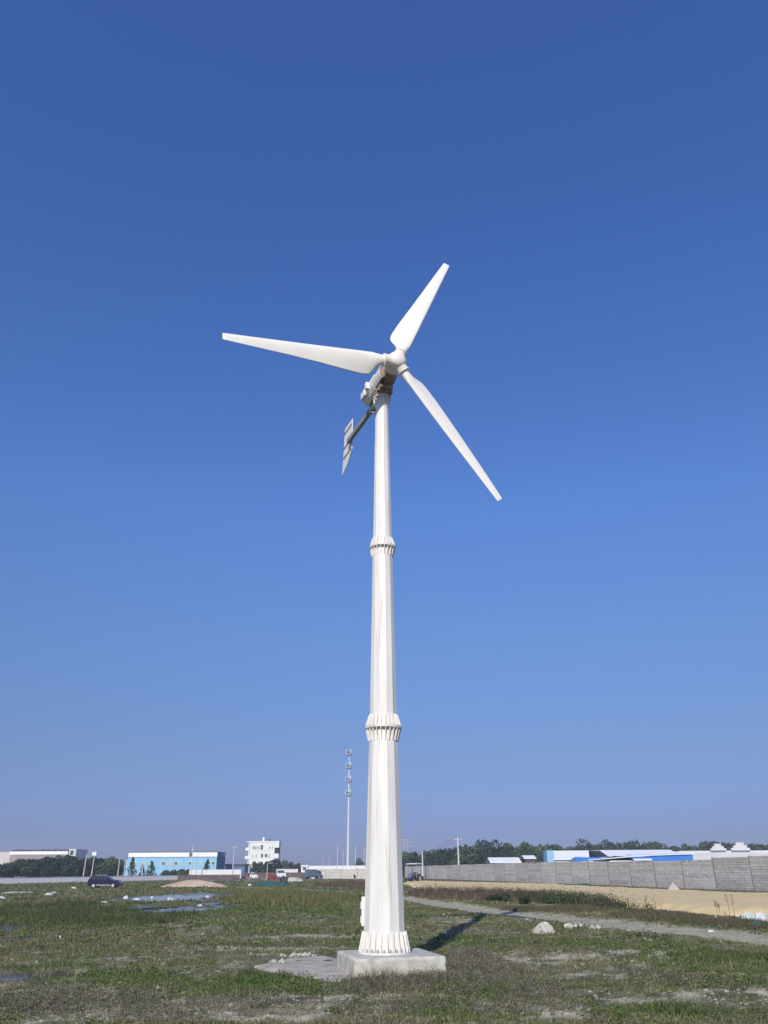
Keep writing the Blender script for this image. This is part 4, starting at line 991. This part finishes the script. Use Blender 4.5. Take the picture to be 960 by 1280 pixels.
# ------------------------------------------------------------------ vegetation
def blades(name, X, Y_, Hh, Wd, C_, lean=.35, seg=2, kind='stuff', zoff=0, parent=None, label=None):
    n = len(X); r = rng
    Z = height(X, Y_)-.01+zoff
    a = r.uniform(0, 2*np.pi, n); la = r.uniform(0, 2*np.pi, n); l = lean*r.uniform(.2, 1.2, n)*Hh
    dx, dy = np.cos(a)*Wd/2, np.sin(a)*Wd/2; lx, ly = np.cos(la)*l, np.sin(la)*l
    if seg == 1:
        V = np.stack([np.stack([X-dx, Y_-dy, Z], 1), np.stack([X+dx, Y_+dy, Z], 1), np.stack([X+lx, Y_+ly, Z+Hh], 1)], 1); k = 3
        F = np.arange(n*3).reshape(-1, 3)
        sh = np.array([.8, .8, 1.1])
    else:
        V = np.stack([np.stack([X-dx, Y_-dy, Z], 1), np.stack([X+dx, Y_+dy, Z], 1), np.stack([X+dx*.8+lx*.35, Y_+dy*.8+ly*.35, Z+Hh*.6], 1), np.stack([X-dx*.8+lx*.35, Y_-dy*.8+ly*.35, Z+Hh*.6], 1), np.stack([X+lx, Y_+ly, Z+Hh], 1)], 1); k = 5
        b_ = np.arange(n)[:, None]*5
        F = np.concatenate([b_+np.array([0, 1, 2]), b_+np.array([0, 2, 3]), b_+np.array([3, 2, 4])]); sh = np.ones(5)
    V = V.reshape(-1, 3)
    me = bpy.data.meshes.new(name); nv = len(V); nf = len(F)
    me.vertices.add(nv); me.vertices.foreach_set('co', V.astype(np.float32).ravel())
    me.loops.add(nf*3); me.loops.foreach_set('vertex_index', F.astype(np.int32).ravel())
    me.polygons.add(nf); me.polygons.foreach_set('loop_start', np.arange(0, nf*3, 3, dtype=np.int32)); me.polygons.foreach_set('loop_total', np.full(nf, 3, np.int32))
    me.update(); me.validate()
    C2 = np.repeat(C_, k, 0); vcol(me, C2)
    o = place(name, me, M['grass'], parent=parent, kind=kind)
    return o
def free(x, y, m_=.02):
    bx, by = base_local(x, y)
    ok = (np.maximum(abs(bx), abs(by)) > BASE_H+m_) & (polyd(x, y, SPILL) > -.05)
    return ok
def sample(n, y0, y1, power=0.0, marg=1.08):
    # positions over the field in view (and a margin beyond it), density falling with distance
    k = 3*n; u = rng.random(k)
    p = 1.0-power
    y = (y0**p+(y1**p-y0**p)*u)**(1/p) if abs(p) > 1e-6 else y0*(y1/y0)**u
    x = rng.uniform(-1, 1, k)*(.545*y*marg+1.5); return x[:n], y[:n]
def tufts(x, y, nb, spread):
    X = np.repeat(x, nb)+rng.normal(0, 1, len(x)*nb)*np.repeat(spread, nb); Y_ = np.repeat(y, nb)+rng.normal(0, 1, len(x)*nb)*np.repeat(spread, nb); return X, Y_
GREENC = np.array([(.085,.135,.034),(.112,.160,.044),(.058,.100,.028),(.14,.165,.054)])
OLIVE = np.array([(.165,.160,.068),(.135,.135,.060),(.195,.182,.092),(.10,.11,.048)])
DRY = np.array([(.27,.235,.135),(.22,.195,.115),(.32,.28,.17)])
GREYC = np.array([(.17,.155,.115),(.21,.19,.145),(.13,.12,.09),(.14,.15,.09)])
def cover(n, y0, y1, power, nb, h0, wd0, seg, tagname):
    x, y = sample(n, y0, y1, power)
    g = patch(x, y, GREEN, 32); li = patch(x, y, LIGHT, 31); gy = patch(x, y, GREY, 33)
    nz_ = fbm(x, y, 1.4, 51, 3); n2 = fbm(x, y, .5, 52, 2)
    n3 = fbm(x, y, .28, 57, 2)
    dens = np.clip(.55+1.1*(nz_-.5)*2+1.2*(n3-.5)+.30*g-.05*gy-.75*li*(n2 > .3), .03, 1)
    dens *= smooth(.75, 1.2, track_d(x, y)); dens *= (polyd(x, y, SAND) > .3)*.98+.0; dens *= smooth(-.05, -.4, pud_f(x, y))
    bx, by = base_local(x, y)
    keep = (rng.random(len(x)) < dens) & free(x, y)
    x, y, g, gy, li, nz_ = x[keep], y[keep], g[keep], gy[keep], li[keep], nz_[keep]
    if len(x) == 0: return
    X, Y_ = tufts(x, y, nb, .03+.02*rng.random(len(x))+.0016*y)
    rep = lambda q: np.repeat(q, nb)
    G_, GY, NZ = rep(g), rep(gy), rep(nz_); ts = rep(rng.uniform(.5, 1.5, len(x))); n_ = len(X)
    pg = np.clip(.24+.70*G_+.9*(fbm(X, Y_, 2.2, 55, 4)-.5)*2+.7*(fbm(X, Y_, .45, 56, 2)-.5), 0.03, .96); pd = .06+.05*ts; pgy = np.clip(GY*.4+.9*(fbm(X, Y_, 1.1, 58, 3)-.58), 0, .6)
    u = rng.random(n_); typ = np.where(u < pg, 0, 1); typ = np.where(rng.random(n_) < pd, 2, typ); typ = np.where(rng.random(n_) < pgy, 3, typ)
    C_ = np.zeros((n_, 3)); 
    tid = rep(rng.integers(0, 1000, len(x)))
    for k, P in enumerate((GREENC, OLIVE, DRY, GREYC)):
        m_ = typ == k; C_[m_] = P[tid[m_] % len(P)]
    C_ *= rng.uniform(.75, 1.3, (n_, 1))*rng.uniform(.93, 1.07, (n_, 3))
    Hh = h0*ts*rng.uniform(.5, 1.3, n_)*(.7+.6*NZ)*(1+.35*(typ == 3)+.25*(typ == 2))
    ok = free(X, Y_)
    Wv = wd0*rng.uniform(.6, 1.5, n_)*(1-.35*(typ >= 2))*(1+.02*Y_)
    blades(tagname, X[ok], Y_[ok], Hh[ok], Wv[ok], C_[ok], .7, seg)
cover(46000, 9.6, 22, 0.2, 9, .042, .0095, 2, 'short_grass')
cover(46000, 21.5, 48, .6, 7, .055, .018, 1, 'short_grass')
cover(56000, 47, 165, .8, 6, .085, .04, 1, 'short_grass')
def clump(name, ells, n, nb, h, hv, wd_, C_, lean=.25, seg=1, spread=.05, seed=0, mn=0.25, kind='stuff', label=None, cat=None):
    xs = []; ys = []
    tot = sum(a[2]*a[3] for a in ells)
    for cx_, cy_, rx, ry in ells:
        k = max(4, int(n*rx*ry/tot)); f = np.sqrt(rng.random(k)); a = rng.uniform(0, 2*np.pi, k)
        xs.append(cx_+rx*f*np.cos(a)*1.1); ys.append(cy_+ry*f*np.sin(a)*1.1)
    x = np.concatenate(xs); y = np.concatenate(ys)
    fall = np.zeros(len(x))
    for cx_, cy_, rx, ry in ells: fall = np.maximum(fall, 1.15-np.sqrt(((x-cx_)/rx)**2+((y-cy_)/ry)**2))
    k = (.6*fbm(x, y, 1.2, seed+400)+.4*fbm(x, y, .35, seed+420) > mn+.25*rng.random(len(x))*smooth(.55, 0, fall)+.06) & free(x, y) & (pud_f(x, y) < .0) & (track_d(x, y) > .95); x, y = x[k], y[k]
    X, Y_ = tufts(x, y, nb, np.full(len(x), spread)); ok = free(X, Y_); X, Y_ = X[ok], Y_[ok]
    P = np.array(C_); C2 = P[rng.integers(0, len(P), len(X))]*rng.uniform(.7, 1.35, (len(X), 1))
    Hh = h*(1+hv*(fbm(X, Y_, .9, seed+500)-.5)*2)*rng.uniform(.45, 1.15, len(X))
    o = blades(name, X, Y_, Hh, wd_*rng.uniform(.6, 1.5, len(X)), C2, lean, seg, kind=kind)
    if label: tag(o, label, cat)
    return o
# tall dark green weeds, left
clump('tall_weeds', [PX(60,1150,90,10), PX(150,1152,70,8), PX(200,1150,40,7), PX(90,1132,50,4), PX(30,1140,60,8), PX(130,1140,60,6)], 6500, 6, .24, 1.0, .026, [(.045,.08,.024),(.06,.095,.03),(.085,.095,.04),(.12,.115,.06)], .5, 1, .10, 1, .42)
# yellow-green reeds, centre left
clump('reeds', [PX(370,1124,66,7), PX(330,1117,40,5), PX(420,1125,34,7)], 3800, 6, .34, 1.0, .04, [(.13,.135,.045),(.15,.145,.055),(.10,.115,.035),(.20,.18,.09)], .22, 1, .12, 2, .36)
# brown scrub right of the pole and on the banks
clump('brown_scrub', [PX(540,1118,30,4.5), PX(590,1120,42,6), PX(635,1121,34,6), PX(430,1106,30,2.5), PX(450,1111,14,2)], 4200, 7, .36, 1.0, .045, [(.115,.075,.052),(.15,.105,.075),(.075,.055,.042),(.18,.14,.10)], .4, 1, .14, 3, .32)
clump('green_scrub', [PX(700,1125,48,6), PX(660,1124,22,5), PX(745,1131,22,4)], 2200, 7, .38, 1.0, .045, [(.045,.07,.025),(.065,.08,.032),(.10,.095,.05),(.03,.045,.02)], .35, 1, .12, 4, .32)
clump('verge_scrub', [PX(880,1152,70,4), PX(820,1146,50,4), PX(940,1158,40,5), PX(700,1137,70,3)], 6000, 6, .16, .6, .026, [(.10,.095,.05),(.15,.125,.08),(.07,.08,.035),(.13,.10,.07)], .5, 1, .08, 5, .3)

def leaves(name, x, y, nl, rad_, hgt, size, C_, ptint):
    """ low mounds of small leaves: n plants with nl leaves each, joined """
    n = len(x); N = n*nl; rp = lambda q: np.repeat(q, nl)
    a = rng.uniform(0, 2*np.pi, N); f = np.sqrt(rng.random(N)); R_ = rp(rad_); H_ = rp(hgt)
    X = rp(x)+R_*f*np.cos(a); Y_ = rp(y)+R_*f*np.sin(a); Z = height(X, Y_)+H_*(1-f**2)*rng.uniform(.25, 1.1, N)
    P = np.stack([X, Y_, Z], 1); nn = rng.normal(size=(N, 3))*.8+np.stack([np.cos(a)*f, np.sin(a)*f, .5+0*f], 1); nn /= np.linalg.norm(nn, axis=1)[:, None]
    t1 = np.cross(nn, rng.normal(size=(N, 3))); t1 /= np.linalg.norm(t1, axis=1)[:, None]; t2 = np.cross(nn, t1)
    s_ = (rp(size)*rng.uniform(.5, 1.4, N))[:, None]
    V = np.stack([P-t1*s_, P-t2*s_*.45, P+t1*s_, P+t2*s_*.45], 1).reshape(-1, 3)
    ok = np.repeat(free(X, Y_), 4); F = np.arange(N*4).reshape(-1, 4)[free(X, Y_)]
    me = bpy.data.meshes.new(name); nf = len(F)
    me.vertices.add(N*4); me.vertices.foreach_set('co', V.astype(np.float32).ravel())
    me.loops.add(nf*4); me.loops.foreach_set('vertex_index', F.astype(np.int32).ravel())
    me.polygons.add(nf); me.polygons.foreach_set('loop_start', np.arange(0, nf*4, 4, dtype=np.int32)); me.polygons.foreach_set('loop_total', np.full(nf, 4, np.int32))
    me.update(); me.validate()
    c = rp(ptint)[:, None]*np.repeat(C_, nl, 0)*rng.uniform(.75, 1.3, (N, 1)); vcol(me, np.repeat(c, 4, 0))
    return place(name, me, M['grass'], kind='stuff')
def weed_cover(n, y0, y1, power, nl, rr, hh, sz):
    x, y = sample(n, y0, y1, power)
    g = patch(x, y, GREEN, 32); li = patch(x, y, LIGHT, 31); gy = patch(x, y, GREY, 33)
    n1 = fbm(x, y, 1.9, 71, 4); n3 = fbm(x, y, .3, 72, 2)
    d = np.clip(.42+2.6*(n1-.5)+1.3*(n3-.5)+.45*g-.7*li-.1*gy, .02, 1)*smooth(.8, 1.2, track_d(x, y))*smooth(-.08, -.4, pud_f(x, y))*(polyd(x, y, SAND) > .2)
    k = (rng.random(len(x)) < d) & free(x, y, .05); x, y, g, gy = x[k], y[k], g[k], gy[k]; n_ = len(x)
    q = fbm(x, y, 2.4, 73, 3)+rng.normal(0, .10, n_); pal = np.where((q+.22*g-.12*gy > .50)[:, None], GREENC[rng.integers(0, 4, n_)]*1.0, np.where((rng.random(n_) < .22+.3*gy)[:, None], GREYC[rng.integers(0, 4, n_)], OLIVE[rng.integers(0, 4, n_)]))
    t_ = rng.uniform(.5, 1.6, n_)
    leaves('low_weeds', x, y, nl, rr*t_, hh*t_*(.7+.6*g), sz*rng.uniform(.7, 1.3, n_)*(1+.012*y), pal, rng.uniform(.8, 1.2, n_))
def mound_patch(ells, n, nl, rr, hh, sz, pal, seed):
    xs = []; ys = []; tot = sum(a[2]*a[3] for a in ells)
    for cx_, cy_, rx, ry in ells:
        k = max(4, int(n*rx*ry/tot)); f = rng.random(k)**.6; a = rng.uniform(0, 6.283, k); xs.append(cx_+rx*f*np.cos(a)*1.2); ys.append(cy_+ry*f*np.sin(a)*1.2)
    x = np.concatenate(xs); y = np.concatenate(ys); k = (fbm(x, y, .6, seed, 3) > .42) & free(x, y, .05) & (pud_f(x, y) < -.05); x, y = x[k], y[k]; t_ = rng.uniform(.5, 1.5, len(x)); pal = np.array(pal)
    leaves('scrub_mounds', x, y, nl, rr*t_, hh*t_, sz*rng.uniform(.7, 1.3, len(x)), pal[rng.integers(0, len(pal), len(x))], rng.uniform(.75, 1.25, len(x)))
mound_patch([PX(500,1232,60,9), PX(450,1236,40,7), PX(560,1226,45,9), PX(610,1216,50,10), PX(640,1238,70,9), PX(590,1196,30,8), PX(520,1219,46,4)], 3000, 28, .09, .125, .011, [(.20,.18,.145),(.15,.135,.11),(.27,.245,.20),(.10,.13,.055),(.12,.11,.09)], 601)
mound_patch([PX(110,1258,110,12), PX(30,1250,50,12), PX(330,1258,90,8), PX(620,1262,90,10), PX(480,1262,70,8), PX(230,1268,70,8)], 2200, 26, .08, .09, .011, [(.21,.19,.145),(.16,.145,.11),(.28,.255,.19),(.11,.14,.06)], 603)
mound_patch([PX(690,1126,34,4), PX(725,1127,26,4), PX(655,1124,22,4), PX(755,1133,24,3.5), PX(785,1138,26,3), PX(600,1119,46,4), PX(545,1117,24,3)], 1500, 40, .35, .50, .035, [(.05,.075,.028),(.075,.085,.038),(.13,.095,.06),(.09,.07,.05),(.03,.045,.02)], 605)
weed_cover(30000, 9.6, 23, .2, 15, .075, .075, .0135)
weed_cover(34000, 22, 52, .6, 11, .12, .10, .022)
weed_cover(26000, 50, 165, .8, 8, .22, .14, .05)
# loose stones and clods lying on the near soil
x, y = sample(26000, 9.6, 40, .3); k = free(x, y) & (pud_f(x, y) < -.1) & (rng.random(len(x)) < .22+.8*patch(x, y, LIGHT, 31)); x, y = x[k], y[k]; n_ = len(x)
oc = np.array([(1,0,0),(0,1,0),(-1,0,0),(0,-1,0),(0,0,.7),(0,0,-.5)], float); fc = np.array([(0,1,4),(1,2,4),(2,3,4),(3,0,4),(1,0,5),(2,1,5),(3,2,5),(0,3,5)])
sz_ = rng.uniform(.008, .03, n_)*(1+.03*y); V = np.stack([x, y, height(x, y)+.003], 1)[:, None, :]+(oc[None]*rng.uniform(.6, 1.4, (n_, 6, 1)))*sz_[:, None, None]
F = (fc[None]+6*np.arange(n_)[:, None, None]).reshape(-1, 3)
me = bpy.data.meshes.new('stones'); me.from_pydata(V.reshape(-1, 3).tolist(), [], F.tolist())
vcol(me, np.repeat(np.array([(.30, .27, .20), (.22, .195, .145), (.38, .345, .27)])[rng.integers(0, 3, n_)]*rng.uniform(.7, 1.2, (n_, 1)), 6, 0)); place('stones', me, M['grass'], kind='stuff')
rubble('rubble_scrap', 'pale crumbs of cement along the back edge of the screed', 372, 1196, 62, 16, .025, .06, 'lime', .08, .05)
rubble('rubble_scrap', 'pale crumbs of cement at the left tip of the screed', 345, 1206, 22, 10, .02, .05, 'lime', .3, .05)
# thin dead stems standing singly through the field
x, y = sample(6500, 9.8, 90, .7); k = (fbm(x, y, 2.5, 88, 3) > .47) & free(x, y) & (track_d(x, y) > 1.05) & (pud_f(x, y) < -.1) & (polyd(x, y, SAND) > .3); x, y = x[k], y[k]
X, Y_ = tufts(x, y, 3, np.full(len(x), .03)); n_ = len(X)
blades('dead_stems', X, Y_, rng.uniform(.10, .30, n_), .004*(1+.05*Y_), np.array([(.24,.20,.13),(.17,.14,.10),(.30,.27,.19)])[rng.integers(0, 3, n_)]*rng.uniform(.7, 1.2, (n_, 1)), .55, 1)
# verge at the foot of the wall
vx = rng.uniform(0, 148, 16000); s_off = .25+3.3*rng.random(16000)**1.3
vx_, vy_ = A0.x+wd.x*vx+wn.x*s_off, A0.y+wd.y*vx+wn.y*s_off
X, Y_ = tufts(vx_, vy_, 5, np.full(16000, .12))
blades('wall_verge', X, Y_, rng.uniform(.06, .34, len(X)), rng.uniform(.02, .05, len(X)), np.array([(.14,.13,.09),(.085,.10,.045),(.18,.155,.115)])[rng.integers(0, 3, len(X))]*rng.uniform(.7, 1.3, (len(X), 1)), .5, 1)
# scrub close to the foundation, foreground dead scrub
clump('dead_scrub', [PX(500,1232,60,9), PX(450,1238,40,7), PX(560,1226,45,9), PX(610,1216,50,10), PX(640,1238,80,9), PX(590,1196,30,8), PX(560,1207,10,6)], 900, 9, .14, 1.0, .008, [(.16,.13,.095),(.11,.095,.075),(.21,.18,.13),(.09,.105,.05)], .8, 2, .05, 6, .42)
clump('dead_scrub', [PX(110,1258,110,12), PX(30,1250,50,12), PX(330,1256,90,8), PX(620,1262,90,10), PX(850,1270,110,6), PX(480,1262,70,8), PX(230,1268,70,8)], 1300, 9, .07, 1.0, .007, [(.15,.125,.09),(.10,.088,.07),(.19,.165,.12),(.09,.10,.055)], .9, 2, .05, 7, .42)
clump('broadleaf_weeds', [PX(300,1230,120,11), PX(120,1228,90,9), PX(620,1236,80,10), PX(900,1200,100,13), PX(760,1268,110,7), PX(420,1262,50,8), PX(560,1264,50,8)], 5200, 9, .11, .8, .016, [(.08,.12,.036),(.10,.14,.045),(.065,.10,.032),(.14,.15,.06)], .9, 2, .07, 8, .47)
# single dry stalks that stand out against the sand
def stalk(label, px, py, h, seed):
    g = gp(px, py); r = random.Random(seed)
    T = thing('dry_stalk', label, 'plant', (g[0], g[1], float(height(np.array(g[0]), np.array(g[1])))), r.uniform(0, 6), 'dry stalks standing before the sand strip')
    t = MB(); t.tube((0, 0, -.05), (r.uniform(-.06, .06), 0, h), .010, .005, n=5)
    for k in range(5):
        z = h*r.uniform(.3, .9); a = r.uniform(0, 6); t.tube((0, 0, z), (.10*math.cos(a), .10*math.sin(a), z+.12), .005, .003, n=4)
    t.build('stem', M['stalk'], T)
    s = MB()
    for k in range(16):
        a = r.uniform(0, 6); z = h*r.uniform(.62, 1.0); s.box(-.007, .007, -.007, .007, -.022, .022, Matrix.Translation((.03*math.cos(a), .03*math.sin(a), z)) @ Matrix.Rotation(a, 4, 'X'))
    s.build('seed_head', M['stalk'], T)
for i, (px, py, h, lb) in enumerate(((897,1146,.55,'dry stalk furthest left of the group before the sand'),(900.5,1147,.50,'short dry stalk just right of the leftmost one'),(912,1146,.75,'tall dry stalk in the middle of the group before the sand'),(919,1148,.80,'tallest dry stalk right of the middle before the sand'),(809,1137,.6,'lone dry stalk above the dark shrubs at the sand edge'),(545,1120,1.1,'lone dry stalk at the far brown scrub right of the pole'))):
    stalk(lb, px, py, h, i)
# shrubs that can be told apart
for px, py, tp_, w_, lb in ((622,1128,1109,36,'dark brown-green shrub beside the end of the turbine shadow'),(655,1131,1112,22,'dark upright shrub right of the shadow, against the track'),(690,1130,1113,40,'dark green shrub in front of the left part of the sand strip'),(722,1131,1114,34,'dark green shrub right of centre of the sand strip')):
    g = gp(px, py); tree('bush', px, g[1], tp_+3, w_, lb, name='shrub')
for px, tp_, Y, lb in ((402.3,1091,198,'small dark bush right of the slate blue truck'),(443.5,1090.5,190,'small dark bush between the mast and the turbine'),(445.5,1081,262,'dark treetop above the distant wall left of the turbine')):
    tree('bush', px, Y, tp_, 4, lb, name='shrub')

# ------------------------------------------------------------------ air: thin haze over the whole plain
hb = MB().box(-1650, 1650, -1650, 1650, -1.2, 46).build('haze', None, kind='stuff')
hm = bpy.data.materials.new('haze_air'); hm.use_nodes = True; ht_ = hm.node_tree; ht_.nodes.clear()
pv = ht_.nodes.new('ShaderNodeVolumePrincipled'); ho = ht_.nodes.new('ShaderNodeOutputMaterial')
pv.inputs['Color'].default_value = (.80, .86, 1.0, 1); pv.inputs['Density'].default_value = .0005; pv.inputs['Anisotropy'].default_value = 0
ht_.links.new(pv.outputs[0], ho.inputs['Volume']); hb.data.materials.append(hm)
